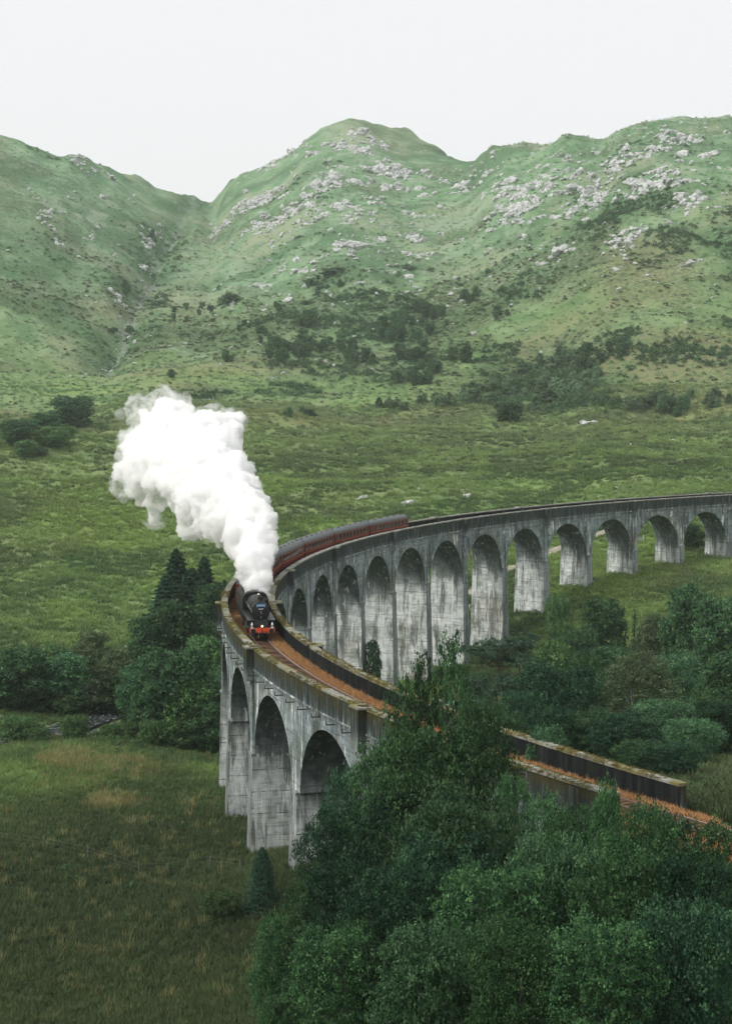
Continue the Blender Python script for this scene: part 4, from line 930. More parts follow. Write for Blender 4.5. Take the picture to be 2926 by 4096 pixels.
conifer('spruce', 9, 4.5, L_CON, B_DARK, 22, 9000, .24)
conifer('dead_conifer', 11, 1.6, L_CON, B_DARK, 23, 500, .3)
def hilltree(key, H, W, shape, lm, seed, n=170, size=.75):
    g = np.random.default_rng(seed); lb = lobes_for(H, W, g, 9, .1, 1.0, shape); cm, C = crown_mesh(key+'_crown', lb, n, 10, size, lm, g, .95)
    mb = MB().tube((0, 0, -.6), (0, 0, H*.7), H*.025, H*.008, 6); PROTO[key] = (cm, mb.mesh(key+'_trunk', B_DARK), H, W)
for i in range(3): hilltree('hill_tree%d' % i, 8, 6, ['round', 'oval', 'round'][i], L_HILL, 31+i)
for i in range(2): hilltree('hill_pine%d' % i, 9, 5.5, ['oval', 'spire'][i], L_HPINE, 41+i)
def scots():
    g = np.random.default_rng(51); mb = MB(); lobes = []
    for tx in (-.6, .9):
        top = np.array([tx*1.6, .3*tx, 11.]); limb(mb, (tx*.6, 0, -1), top, .22, .07, g, 8, .02, 6)
        for j in range(9):
            h = 3.6+j*.85; a = j*2.4+tx; L = (4.6-.24*j)*g.uniform(.7, 1.15); p = np.array([tx*.6, 0, 0])+(top-np.array([tx*.6, 0, 0]))*(h/11.)
            p[2] = h; q = p+np.array([math.cos(a)*L, math.sin(a)*L, g.uniform(.2, 1.2)]); limb(mb, p, q, .08, .03, g, 6, .06, 5)
            lobes.append((q[0], q[1], q[2]+.2, 1.35, .5)); m_ = p+(q-p)*.62; lobes.append((m_[0], m_[1]+g.normal()*.6, m_[2]+.5, 1.0, .4))
        lobes.append((top[0], top[1], 11.1, 1.5, .7))
    cm, C = crown_mesh('scots_pine_crown', lobes, 1500, 20, .26, L_PINE, g, .36, .5, (.2, 1.25), .35, .3)
    PROTO['scots_pine'] = (cm, mb.mesh('scots_pine_trunk', B_PINE, True), 12, 10)
scots()
def plant(name, key, x, y, zb, h, wd, label, cat='tree', group=None, rz=None):
    cm, tm, H, W = PROTO[key]; o = empty(name, (x, y, zb), random.uniform(0, 6.28) if rz is None else rz, label=label, cat=cat, group=group)
    o.scale = (wd/W, wd/W, h/H); link('crown', cm, o); link('trunk', tm, o); return o
def plant_uv(name, key, u, vtop, d, wov, label, cat='tree', group=None, minh=2.0):
    x, y = map(float, fromud(u, d)); zb = gz(x, y)-.2; top = at(u, vtop, d)[2]; h = max(minh, top-zb); wd = wov*OV*d/FPX
    return plant(name, key, x, y, zb, h, wd, label, cat, group)
NEAR = [  # kind, column, crown top row, distance, crown width (overview px), label
 ('oak_thin', 1000, 1402, 128, 125, 'tall oak in front of the viaduct, its leafy top crossing the far piers'),
 ('oak_thin', 938, 1448, 127, 105, 'left stem of the tall oak pair in front of the far piers'), ('oak_thin', 893, 1505, 126, 125, 'leafy oak lobe covering the broken inner parapet beside the track'),
 ('oak_b', 1000, 1628, 121, 270, 'broad oak below the tall oak top, hiding the near track'),
 ('oak', 915, 1618, 126, 165, 'oak crown overlapping the nearest viaduct parapet beside the track'),
 ('oak', 1068, 1562, 122, 160, 'oak right of the tall pair, in front of the gap in the near wall'),
 ('dark_tree_b', 785, 1712, 150, 150, 'dark tree rising against the third near arch'),
 ('oak_b', 868, 1660, 138, 205, 'oak growing close to the near viaduct wall, left of the big oak'),
 ('dark_tree', 745, 1805, 140, 170, 'dark tree at the foot of the near viaduct piers'),
 ('dark_tree_b', 905, 1770, 122, 250, 'shadowy tree below the big oak on the near slope'),
 ('pale_tree', 1030, 1765, 108, 280, 'fresh green spreading tree in the middle of the near slope'),
 ('dark_tree', 985, 1860, 104, 250, 'dark tree below the fresh green spreading tree'),
 ('oak', 1140, 1730, 114, 100, 'slender tree beside the moss topped end wall'),
 ('olive_tree', 1215, 1772, 108, 150, 'olive green tree covering the stump of the near parapet'),
 ('olive_tree_b', 1290, 1800, 102, 170, 'olive green bushy tree below the end of the near parapet'),
 ('olive_tree', 1352, 1745, 100, 105, 'pointed yellow green tree poking over the railway line'),
 ('olive_tree_b', 1440, 1800, 97, 190, 'olive green rounded tree beneath the railway at the right'),
 ('dark_tree_b', 1495, 1815, 99, 150, 'dark tree beneath the end of the long wall at the right'),
 ('olive_tree', 1600, 1835, 96, 190, 'olive green tree at the right edge below the railway'),
 ('pale_tree', 1235, 1870, 91, 240, 'fresh green tree low on the near slope, right of the middle'),
 ('olive_tree_b', 1400, 1880, 87, 260, 'wide olive green tree low on the near slope at the right'),
 ('oak_b', 1100, 1930, 88, 270, 'broad oak at the bottom of the near slope'),
 ('dark_tree', 1545, 1905, 86, 220, 'dark tree low at the right edge of the near slope'),
 ('dark_tree_b', 885, 1930, 98, 250, 'dark spreading tree low on the near slope, left of the middle'),
 ('dark_tree', 770, 1915, 118, 210, 'dark tree low on the slope behind the small spruce'),
 ('oak', 690, 1955, 126, 150, 'young oak at the left end of the near woodland'),
 ('olive_tree', 610, 2035, 128, 130, 'small olive green tree at the left tip of the near woodland'),
 ('oak_b', 760, 2060, 96, 240, 'oak at the bottom edge, left of the middle'),
 ('pale_tree', 950, 2065, 84, 260, 'fresh green tree at the bottom edge of the near slope'),
 ('olive_tree_b', 1160, 2060, 80, 260, 'olive green tree at the bottom edge, right of the middle'),
 ('oak', 1340, 2050, 78, 250, 'oak at the bottom edge on the right'),
 ('dark_tree_b', 1530, 2010, 80, 260, 'dark tree in the bottom right corner'),
 ('shrub', 490, 1985, 172, 90, 'low leafy shrub in the dark grass left of the woodland'),
]
for key, u, v, d, w_, lab in NEAR:
    plant_uv('oak_tree' if 'oak' in key else ('shrub' if key == 'shrub' else 'broadleaf_tree'), key, u, v, d, w_, lab, 'shrub' if key == 'shrub' else 'tree', 'woodland on the near slope')
plant_uv('spruce_tree', 'spruce', 579, 1882, 172, 105, 'small dark spruce standing at the foot of the tallest near pier', 'tree')
LEFT = [('conifer', 390, 1220, 388, 118, 'tallest dark conifer left of the viaduct, with a pointed top'), ('conifer', 452, 1236, 396, 92, 'pointed dark conifer close to the viaduct, second tallest'), ('conifer', 424, 1262, 384, 130, 'dark conifer between the two tallest ones'),
 ('conifer', 366, 1275, 380, 110, 'dark conifer on the left flank of the tall group'), ('conifer', 497, 1288, 396, 60, 'small conifer half behind the parapet left of the locomotive'), ('mid_tree', 472, 1300, 372, 120, 'dark broadleaf tree against the viaduct parapet below the conifers'),
 ('mid_tree', 395, 1340, 358, 170, 'broad dark tree in front of the tall conifers'), ('mid_tree', 332, 1372, 354, 120, 'dark tree at the left foot of the tall conifers'), ('mid_tree_b', 455, 1415, 340, 130, 'green tree beside the outermost near pier'),
 ('mid_tree', 388, 1445, 340, 175, 'broad dark tree in the middle of the riverside wood'), ('mid_tree', 320, 1478, 336, 120, 'dark tree above the river bend'), ('mid_tree', 468, 1495, 322, 105, 'dark tree pressed against the near pier'), ('mid_tree_b', 420, 1518, 318, 120, 'green tree right of the round pale bush'),
 ('mid_tree', 292, 1515, 318, 80, 'dark tree beside the river water'), ('mid_birch', 200, 1402, 346, 105, 'pale rounded birch above the river'), ('mid_tree_b', 112, 1432, 346, 105, 'green tree left of the pale birch'), ('mid_tree', 150, 1455, 340, 120, 'dark bushy tree below the pale birch'),
 ('mid_birch', 255, 1440, 346, 100, 'loose birch right of the pale rounded one'), ('mid_birch', 225, 1475, 336, 110, 'grey green birch with bare twigs near the river'), ('mid_tree_b', 157, 1525, 303, 92, 'small tree with visible trunks standing on the river bank'), ('mid_tree', 82, 1490, 318, 80, 'dark tree at the left edge above the river'),
 ('mid_birch', 372, 1530, 303, 88, 'round pale green tree among the dark riverside trees'), ('shrub', 265, 1568, 300, 66, 'round shrub on the bank right of the river water'), ('mid_tree', 455, 1560, 292, 100, 'dark tree at the foot of the near piers'), ('mid_tree_b', 395, 1595, 284, 95, 'green tree at the front of the riverside wood'),
 ('shrub', 330, 1600, 287, 60, 'low shrub in front of the round pale tree'), ('mid_tree', 482, 1605, 280, 60, 'small dark tree touching the outermost pier'), ('mid_tree', 40, 1440, 340, 120, 'dark tree beyond the left end of the riverside wood'), ('mid_tree_b', 20, 1530, 305, 100, 'green tree by the river at the far left'), ('mid_tree', -30, 1470, 330, 120, 'dark tree at the extreme left of the riverside wood'),
 ('mid_tree', 255, 1500, 325, 110, 'dark tree right above the white river water'), ('mid_tree', 330, 1540, 312, 90, 'dark tree between the river and the round pale tree'), ('shrub', 440, 1640, 276, 90, 'low shrub spilling out at the corner of the outer pier'), ('mid_tree', 500, 1440, 350, 70, 'dark tree half hidden behind the outermost pier'),
 ('shrub', 30, 1592, 280, 90, 'bushy shrub on the near river bank at the far left'), ('shrub', 158, 1590, 280, 70, 'shrub on the near river bank below the small tree with visible trunks'), ('shrub', 300, 1602, 280, 80, 'shrub on the near bank right of the last river glimpse'), ('shrub', 245, 1610, 280, 50, 'low shrub below the river glimpse'), ('shrub', 75, 1615, 278, 60, 'low green shrub in front of the river at the left')]
for key, u, v, d, w_, lab in LEFT:
    if 'conifer' not in key and not (key == 'shrub' and d <= 280):                                        # stand each on the ground its own height below its top
        vb = min(max(v+1.15*w_, v+60), 1572 if u < 285 else 1662); d = 54.5*FPX/(OV*vb-1489)
    plant_uv('conifer' if key == 'conifer' else ('shrub' if key == 'shrub' else ('birch_tree' if 'birch' in key else 'broadleaf_tree')), key, u, v, d, w_, lab, 'shrub' if key == 'shrub' else 'tree', 'riverside trees left of the viaduct')
RIGHT = [('scots_pine', 1125, 1408, 236, 215, 'open pine with bare orange limbs in front of the far piers'), ('mid_tree', 1335, 1332, 335, 110, 'dark tree in the grassy bowl inside the curve'), ('mid_tree', 1295, 1400, 322, 90, 'dark tree lower left of the dead conifer'), ('mid_tree', 1360, 1440, 300, 130, 'dark tree below the dead conifer'),
 ('mid_birch', 1455, 1362, 325, 95, 'upright birch on the slope right of the dead conifer'), ('dead_conifer', 1411, 1345, 335, 26, 'thin dead conifer standing among the trees inside the curve'), ('mid_tree', 1525, 1305, 306, 115, 'tall dark tree at the right edge inside the curve'), ('mid_tree', 1600, 1330, 300, 130, 'dark tree beyond the right edge inside the curve'),
 ('birch', 1420, 1452, 216, 215, 'big round pale birch with bare twigs inside the curve'), ('pale_tree', 1505, 1458, 226, 140, 'bright green tree behind the big pale birch'), ('dark_tree', 1235, 1478, 192, 205, 'round blue green tree behind the end wall'), ('olive_tree', 1305, 1455, 202, 100, 'upright olive tree between the blue green tree and the pale birch'),
 ('dark_tree_b', 1165, 1538, 188, 130, 'low dark tree left of the blue green tree'), ('mid_tree_b', 1235, 1430, 262, 130, 'light oak behind the round blue green tree'), ('pale_tree', 1325, 1580, 168, 130, 'green tree leaning over the end wall'), ('dark_tree', 1400, 1588, 165, 165, 'dark tree below the big pale birch'),
 ('pale_tree', 1480, 1558, 172, 150, 'bright green tree right behind the long wall'), ('pale_tree', 1540, 1600, 162, 140, 'bright green tree at the right edge behind the long wall'), ('dark_tree_b', 1225, 1575, 168, 140, 'dark tree close behind the moss topped wall'), ('bush', 1145, 1592, 156, 80, 'pale leafy bush peeping over the wall beside the oak'),
 ('oak', 1425, 1648, 152, 120, 'tree behind the step of the long wall'), ('dark_tree', 1500, 1648, 150, 140, 'dark tree behind the right end of the long wall'), ('dark_tree', 1620, 1560, 172, 160, 'dark tree outside the right edge behind the wall'), ('bush', 1215, 1615, 150, 90, 'pale bush rising just behind the wall top'),
 ('mid_tree', 826, 1425, 330, 40, 'dark tree seen between two tall far piers'), ('mid_tree', 1210, 1560, 225, 120, 'dark tree deep inside the curve behind the blue green tree'), ('mid_tree', 1390, 1500, 262, 130, 'dark tree in the gap left of the big pale birch'), ('mid_tree', 1060, 1500, 268, 80, 'dark tree under the open pine, left side'),
 ('mid_tree_b', 1185, 1450, 282, 90, 'green tree right of the open pine'), ('mid_tree', 1630, 1450, 240, 150, 'dark tree outside the right edge inside the curve'), ('shrub', 1240, 1325, 372, 62, 'dark shrub at the foot of the far piers'), ('shrub', 1290, 1262, 500, 36, 'shrub by the path behind the far arches'),
 ('shrub', 1040, 1395, 420, 50, 'shrub behind the seventh far pier'), ('mid_tree', 1535, 1165, 470, 60, 'dark bush seen through the rightmost arch')]
for key, u, v, d, w_, lab in RIGHT:
    nm = {'scots_pine': 'pine_tree', 'dead_conifer': 'conifer', 'shrub': 'shrub', 'bush': 'bush'}.get(key, 'birch_tree' if 'birch' in key else 'broadleaf_tree')
    plant_uv(nm, key, u, v, d, w_, lab, {'shrub': 'shrub', 'bush': 'bush'}.get(key, 'tree'), 'trees inside the curve of the viaduct')
# left knoll
for key, u, vt, vb, w_, lab in [('mid_tree', 165, 879, 952, 106, 'large round dark tree on the left knoll'), ('mid_tree_b', 112, 945, 992, 78, 'green tree below the large round one on the knoll'), ('mid_tree', 97, 915, 960, 70, 'dark tree left of the large round one on the knoll'), ('mid_birch', 86, 990, 1012, 46, 'small tree at the lower left of the knoll'),
                                 ('shrub', 231, 942, 957, 26, 'small dark bush right of the large round tree on the knoll'), ('shrub', 150, 945, 968, 50, 'bush at the foot of the large round tree'), ('mid_tree', 40, 930, 990, 90, 'dark tree at the far left of the knoll'), ('mid_tree_b', 60, 975, 1015, 60, 'green tree at the far left below the knoll')]:
    p, d = hit(u, vb); t_ = at(u, vt, d)[2]; plant('shrub' if key == 'shrub' else 'broadleaf_tree', key, p[0], p[1], p[2]-.3, t_-p[2], w_*OV*d/FPX, lab, 'shrub' if key == 'shrub' else 'tree', 'trees on the left knoll')
# hillside trees
CL = [(640, 785, 60, 26, 20, 20, 33, 'd'), (690, 722, 24, 18, 8, 18, 30, 'd'), (622, 688, 16, 8, 3, 14, 20, 'd'), (750, 780, 40, 20, 9, 20, 34, 'd'), (800, 795, 30, 22, 6, 18, 30, 'd'), (870, 738, 45, 25, 13, 20, 34, 'd'), (930, 702, 50, 22, 13, 20, 34, 'd'), (940, 742, 25, 18, 6, 18, 30, 'd'),
      (915, 790, 40, 20, 10, 22, 34, 'd'), (910, 848, 45, 16, 10, 20, 32, 'd'), (1022, 802, 24, 8, 3, 32, 40, 'd'), (955, 822, 30, 15, 6, 18, 30, 'd'), (1110, 708, 25, 9, 4, 16, 26, 'd'), (1050, 668, 25, 12, 5, 16, 26, 'd'), (490, 803, 45, 8, 5, 16, 24, 'd'), (300, 738, 20, 6, 3, 12, 20, 'd'),
      (420, 705, 70, 30, 7, 10, 18, 'd'), (545, 745, 60, 30, 8, 12, 20, 'd'), (720, 640, 60, 25, 8, 10, 20, 'd'), (278, 650, 8, 9, 3, 18, 30, 'd'), (250, 735, 10, 8, 3, 10, 16, 'd'), (338, 525, 4, 8, 2, 14, 20, 'd'),
      (1180, 880, 150, 28, 40, 24, 38, 'p'), (1060, 888, 60, 16, 12, 22, 32, 'p'), (1300, 868, 40, 22, 8, 24, 36, 'p'), (1240, 808, 50, 26, 12, 20, 34, 'p'), (1320, 806, 40, 26, 9, 22, 34, 'd'), (1368, 782, 20, 12, 3, 22, 32, 'd'), (1440, 905, 60, 16, 14, 22, 34, 'p'), (1500, 915, 40, 12, 8, 22, 34, 'd'),
      (865, 908, 50, 7, 9, 18, 26, 'p'), (960, 900, 50, 12, 8, 20, 28, 'p'), (1128, 938, 24, 4, 5, 42, 54, 'd'), (1560, 900, 60, 20, 8, 22, 32, 'p'), (1210, 845, 120, 20, 12, 20, 30, 'p')]
for cu_, cv, su, sv, n_, h0, h1, ty in CL:
    zone = ('high' if cv < 700 else 'halfway up' if cv < 790 else 'low' if cv < 870 else 'at the foot')+' of the hillside'*(cv >= 870)+' on the hillside'*(cv < 870)+(' beside the gully' if cu_ < 460 else ' above the steam' if cu_ < 700 else ' above the coaches' if cu_ < 980 else ' above the middle arches' if cu_ < 1220 else ' above the right hand arches')
    for i in range(n_):
        a = random.uniform(0, 6.28); q = math.sqrt(random.random()); p, d = hit(cu_+su*q*math.cos(a), cv+sv*q*math.sin(a), 500)
        h = random.uniform(h0, h1)*OV*d/FPX; key = random.choice(['hill_tree0', 'hill_tree1', 'hill_tree2'] if ty == 'd' else ['hill_pine0', 'hill_pine1'])
        plant('hillside_tree' if ty == 'd' else 'hillside_pine', key, p[0], p[1], p[2]-.4, h, h*random.uniform(.62, .95), ('small dark broadleaf tree ' if ty == 'd' else 'grey green young pine ')+zone, 'tree', 'dark trees on the hillside' if ty == 'd' else 'young pines on the hillside')
for u, v, h, w_, lab in [(510, 674, 22, 52, 'wide dark bush alone high on the slope right of the gully'), (381, 838, 20, 22, 'single small tree on the grassy saddle above the steam'), (640, 926, 24, 22, 'left one of the lone trees on the moor behind the train'), (686, 926, 20, 34, 'bushy lone tree on the moor behind the train, right one'), (671, 918, 18, 16, 'slim lone tree on the moor behind the train, middle one'),
                         (740, 610, 18, 60, 'dark bush below a rock step in the middle of the hill'), (690, 632, 14, 26, 'small dark bush left of the rock step')]:
    p, d = hit(u, v, 500); s_ = OV*d/FPX; plant('hillside_tree', 'hill_tree1', p[0], p[1], p[2]-.4, h*s_, w_*s_, lab)
# ------------------------------------------------------------------ rocks
k = NT('pale_rock'); P = k.pos(); n1 = k.noise(P, .5, 6, .7); n2 = k.noise(P, .12, 3, .6)
c = k.mix(k.ramp(n1, .3, .68), (.24, .255, .25), (.64, .645, .63)); c = k.mix(k.ramp(n2, .55, .7, 0, .5), c, (.1, .14, .08))
m_rock = k.bsdf(c, .9, 0, k.bump(n1, .7, .6), spec=.2)
def rock_mesh(name, seed, blocks=5, squash=.55):
    import bmesh
    g = np.random.default_rng(seed); bm = bmesh.new()
    for i in range(blocks):
        b2 = bmesh.ops.create_icosphere(bm, subdivisions=2, radius=1.0)['verts']
        c_ = np.array([g.normal()*.62, g.normal()*.3, g.normal()*.18]) if i else np.zeros(3); s_ = np.array([g.uniform(.35, .75), g.uniform(.35, .7), g.uniform(.35, .8)*squash*1.6])
        pl = [(unit(g.normal(size=3)), g.uniform(.55, .85)) for _ in range(9)]
        for v in b2:
            p = np.array(v.co)
            for nn, h in pl:
                e = p@nn-h
                if e > 0: p = p-nn*e
            v.co = Vector(p*s_+c_)
    me = bpy.data.meshes.new(name); bm.to_mesh(me); bm.free(); me.materials.append(m_rock); return me
RK = [rock_mesh('outcrop%d' % i, 60+i, 6, .55) for i in range(6)]; BL = [rock_mesh('boulder%d' % i, 80+i, 1, .8) for i in range(4)]
n0 = 60000; u_ = rng.uniform(-100, 1730, n0); d_ = np.exp(rng.uniform(math.log(700), math.log(2000), n0)); X, Y = fromud(u_, d_)
rv = rocky(X, Y); cl = fbm(X, Y, 45, 3, 51)+.6*fbm(X, Y, 16, 2, 53)
pr = np.clip(rv, 0, 1.3)*sstep(-.15, .4, cl)+.10*sstep(1050, 1350, d_)*sstep(.05, .45, cl)*sstep(450, 560, u_); sel = rng.uniform(0, 1, n0) < pr*.3
X, Y, d_, rv = X[sel], Y[sel], d_[sel], rv[sel]; Z = ground(X, Y)
big = rv*rng.uniform(.2, 1, len(X))**2+.08; size = np.where(rng.uniform(0, 1, len(X)) < .3, rng.uniform(4, 8.5, len(X)), rng.uniform(2.2, 5.5, len(X)))*np.clip(.75+.3*rv, .7, 1.1)
ids = []; occ = []
for i in rng.permutation(len(X)):
    if len(ids) >= 295: break
    if all((X[i]-X[j])**2+(Y[i]-Y[j])**2 > (.75*(size[i]+size[j]))**2 for j in ids): ids.append(i)
def face_az(x, y):      # downhill heading
    e = 6.0; gx = (ground(x+e, y)-ground(x-e, y)); gy = (ground(x, y+e)-ground(x, y-e)); return np.arctan2(-gy, -gx)
FA = face_az(X, Y)
for i in ids:
    u1, d1 = ud(X[i], Y[i]); where = 'on the middle peak' if u1 < 1000 else 'on the right hand crags'
    if u1 < 430: where = 'on the left hill and gully'
    v1 = 'near the skyline' if d1 > 1520 else ('below the summit' if d1 > 1330 else 'low on the slope'); where = where+' '+v1
    o = link('rock_outcrop', RK[random.randrange(6)]); s_ = size[i]; o.location = (X[i], Y[i], Z[i]-s_*.12); o.scale = (s_*random.uniform(.8, 1.5), s_*random.uniform(.6, 1), s_*random.uniform(.7, 1.15)); o.rotation_euler = (random.uniform(-.25, .25), random.uniform(-.25, .25), FA[i]+math.pi/2+random.uniform(-.6, .6))
    tag(o, 'pale grey rock outcrop '+where, 'rock', 'rock outcrops '+where)
for u, v, w_, lab in [(805, 1106, 30, 'pale boulder on the moor just above the second coach'), (905, 1119, 26, 'flat pale rock on the moor above the end of the train'), (1110, 1064, 12, 'slanted pink grey rock on the moor, left of a pair'), (1146, 1063, 11, 'upright pink grey rock on the moor, right of a pair'), (1381, 1085, 18, 'pinkish rock on the moor above the far viaduct'),
                      (1367, 1083, 14, 'grey rock beside the pinkish one above the far viaduct'), (870, 1085, 12, 'small rock on the moor above the last coach'), (295, 1140, 9, 'small white boulder in the grass left of the steam'), (355, 1210, 9, 'white boulder on the meadow below the steam'), (278, 1440, 18, 'pale boulder in the grass among the riverside trees'),
                      (470, 1922, 26, 'pale stones lying in the dark grass near the fence'), (490, 1930, 18, 'flat stone right of the pale stones near the fence'), (1497, 1002, 14, 'white rock on the moor at the right edge'), (1430, 1380, 14, 'boulder on the slope inside the curve'), (830, 1083, 13, 'pale rock in the moor heather, second from the left in the lower row'), (853, 1065, 9, 'pale rock in the moor heather, first from the left in the middle row'), (868, 1056, 13, 'pale rock in the moor heather, second from the left in the middle row'), (941, 1044, 9, 'pale rock in the moor heather, third from the left in the middle row'), (965, 1065, 22, 'pale rock in the moor heather, fourth from the left in the middle row'), (907, 1119, 31, 'pale rock in the moor heather, third from the left in the lower row'), (932, 1087, 13, 'pale rock in the moor heather, fourth from the left in the lower row'), (814, 1103, 13, 'pale rock in the moor heather, first from the left in the lower row'), (1035, 1103, 27, 'pale rock in the moor heather, sixth from the left in the lower row'), (1202, 1092, 13, 'pale rock in the moor heather, ninth from the left in the lower row'), (1096, 1031, 7, 'pale rock in the moor heather, sixth from the left in the middle row'), (993, 1024, 13, 'pale rock in the moor heather, fifth from the left in the middle row'), (923, 961, 8, 'pale rock in the moor heather, first from the left in the upper row'), (1315, 1084, 9, 'pale rock in the moor heather, tenth from the left in the lower row'), (1369, 1002, 7, 'pale rock in the moor heather, seventh from the left in the middle row'), (1408, 1006, 9, 'pale rock in the moor heather, eighth from the left in the middle row'), (1493, 977, 13, 'pale rock in the moor heather, third from the left in the upper row'), (1518, 961, 13, 'pale rock in the moor heather, fourth from the left in the upper row'), (1396, 1092, 9, 'pale rock in the moor heather, eleventh from the left in the lower row'), (1076, 1072, 11, 'pale rock in the moor heather, seventh from the left in the lower row'), (954, 950, 7, 'pale rock in the moor heather, second from the left in the upper row'), (1153, 1092, 9, 'pale rock in the moor heather, eighth from the left in the lower row'), (1022, 1130, 7, 'pale rock in the moor heather, fifth from the left in the lower row'), (1310, 942, 30, 'pale rock ledge below the hillside wood'), (1245, 955, 12, 'small rock under the hillside wood'), (320, 1395, 8, 'little white boulder above the riverside wood'), (1020, 1075, 16, 'low rock on the moor behind the far arches'), (930, 1088, 16, 'reddish low rock on the moor left of centre')]:
    p, d = hit(u, v, 150); s_ = w_*OV*d/FPX/1.7; o = link('boulder', BL[random.randrange(4)] if w_ < 22 else RK[random.randrange(6)]); o.location = (p[0], p[1], p[2]+s_*.05); o.scale = (s_, s_*.8, s_*.6); o.rotation_euler = (0, 0, random.uniform(0, 6)); tag(o, lab, 'boulder')

# ------------------------------------------------------------------ ground cover, scattered as stuff
def scatter(name, proto, X, Y, Z, scl, col=None, tilt=.15, zs=(.8, 1.2)):
    n = len(X); me = bpy.data.meshes.new(name); me.vertices.add(n)
    me.vertices.foreach_set('co', np.stack([X, Y, Z], 1).astype(np.float32).ravel())
    a = me.attributes.new('rot', 'FLOAT_VECTOR', 'POINT'); a.data.foreach_set('vector', np.stack([rng.normal(0, tilt, n), rng.normal(0, tilt, n), rng.uniform(0, 6.28, n)], 1).astype(np.float32).ravel())
    s3 = np.stack([scl, scl, scl*rng.uniform(*zs, n)], 1); a = me.attributes.new('scl', 'FLOAT_VECTOR', 'POINT'); a.data.foreach_set('vector', s3.astype(np.float32).ravel())
    if col is not None:
        a = me.attributes.new('tcol', 'FLOAT_VECTOR', 'POINT'); a.data.foreach_set('vector', col.astype(np.float32).ravel())
    o = link(name, me); tag(o, kind='stuff')
    ng = bpy.data.node_groups.new(name, 'GeometryNodeTree'); ng.interface.new_socket('Geometry', in_out='INPUT', socket_type='NodeSocketGeometry'); ng.interface.new_socket('Geometry', in_out='OUTPUT', socket_type='NodeSocketGeometry')
    N = ng.nodes; gi = N.new('NodeGroupInput'); go = N.new('NodeGroupOutput'); ip = N.new('GeometryNodeInstanceOnPoints'); oi = N.new('GeometryNodeObjectInfo'); oi.inputs[0].default_value = proto; oi.transform_space = 'ORIGINAL'
    m2p = N.new('GeometryNodeMeshToPoints'); L = ng.links
    def na(nm):
        q = N.new('GeometryNodeInputNamedAttribute'); q.data_type = 'FLOAT_VECTOR'; q.inputs[0].default_value = nm; return q.outputs[0]
    e2r = N.new('FunctionNodeEulerToRotation')
    L.new(gi.outputs[0], m2p.inputs[0]); L.new(m2p.outputs[0], ip.inputs['Points']); L.new(oi.outputs['Geometry'], ip.inputs['Instance'])
    L.new(na('rot'), e2r.inputs[0]); L.new(e2r.outputs[0], ip.inputs['Rotation']); L.new(na('scl'), ip.inputs['Scale']); L.new(ip.outputs[0], go.inputs[0])
    md = o.modifiers.new('scatter', 'NODES'); md.node_group = ng; return o
def proto_obj(name, me): return bpy.data.objects.new(name, me)
k = NT('ground_plants'); tc = k.n('ShaderNodeAttribute', attribute_name='tcol', attribute_type='INSTANCER').outputs['Color']; tt = k.attr('tint')
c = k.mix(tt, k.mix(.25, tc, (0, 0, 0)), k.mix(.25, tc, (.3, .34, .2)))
df = k.n('ShaderNodeBsdfDiffuse'); k.l(c, df.inputs[0]); tr = k.n('ShaderNodeBsdfTranslucent'); k.l(c, tr.inputs[0]); ms = k.n('ShaderNodeMixShader'); ms.inputs[0].default_value = .25
k.l(df.outputs[0], ms.inputs[1]); k.l(tr.outputs[0], ms.inputs[2]); k.l(ms.outputs[0], k.out.inputs[0]); m_gc = k.m
def tuft_me(name, seed, n, h, spread, wd, lean=.45):
    g = np.random.default_rng(seed); a = g.uniform(0, 6.28, n); r_ = spread*np.sqrt(g.uniform(0, 1, n)); B = np.stack([r_*np.cos(a), r_*np.sin(a), np.full(n, -.06*h)], 1)
    dr = np.stack([np.cos(a+g.normal(0, .7, n)), np.sin(a+g.normal(0, .7, n)), 0*a], 1); hh = h*g.uniform(.5, 1.1, n); le = (lean*hh*g.uniform(.3, 1.3, n))[:, None]; sd_ = np.stack([-dr[:, 1], dr[:, 0], 0*a], 1)*wd
    mid = B+dr*le*.35+np.array([0, 0, 1])*hh[:, None]*.6; tip = B+dr*le+np.array([0, 0, 1])*hh[:, None]
    V = np.stack([B-sd_, B+sd_, mid+sd_*.7, mid-sd_*.7, tip], 1).reshape(-1, 3); i0 = np.arange(n)*5
    Q = np.stack([i0, i0+1, i0+2, i0+3], 1); T = np.stack([i0+3, i0+2, i0+4, i0+4], 1)
    F = [tuple(q) for q in Q.tolist()]+[tuple(t[:3]) for t in T.tolist()]; tint = np.r_[g.uniform(.1, .6, n), g.uniform(.4, 1, n)]
    return new_mesh(name, V, F, False, {'tint': ('FACE', tint)}, m_gc)
def clump_me(name, seed, n, w_, h, size, up=.6):
    g = np.random.default_rng(seed); d = unit(g.normal(size=(n, 3))); d[:, 2] = np.abs(d[:, 2]); rr = g.uniform(.55, 1.0, n)[:, None]; P = d*rr*np.array([w_, w_, h]); P[:, :2] *= (1+.3*np.sin(np.arctan2(d[:, 1], d[:, 0])*3+seed))[:, None]
    V, F = leaves(P, size, g, up, .6, d); return new_mesh(name, V, F, False, {'tint': ('FACE', np.clip(P[:, 2]/h*.7+g.uniform(-.1, .4, n), 0, 1))}, m_gc)
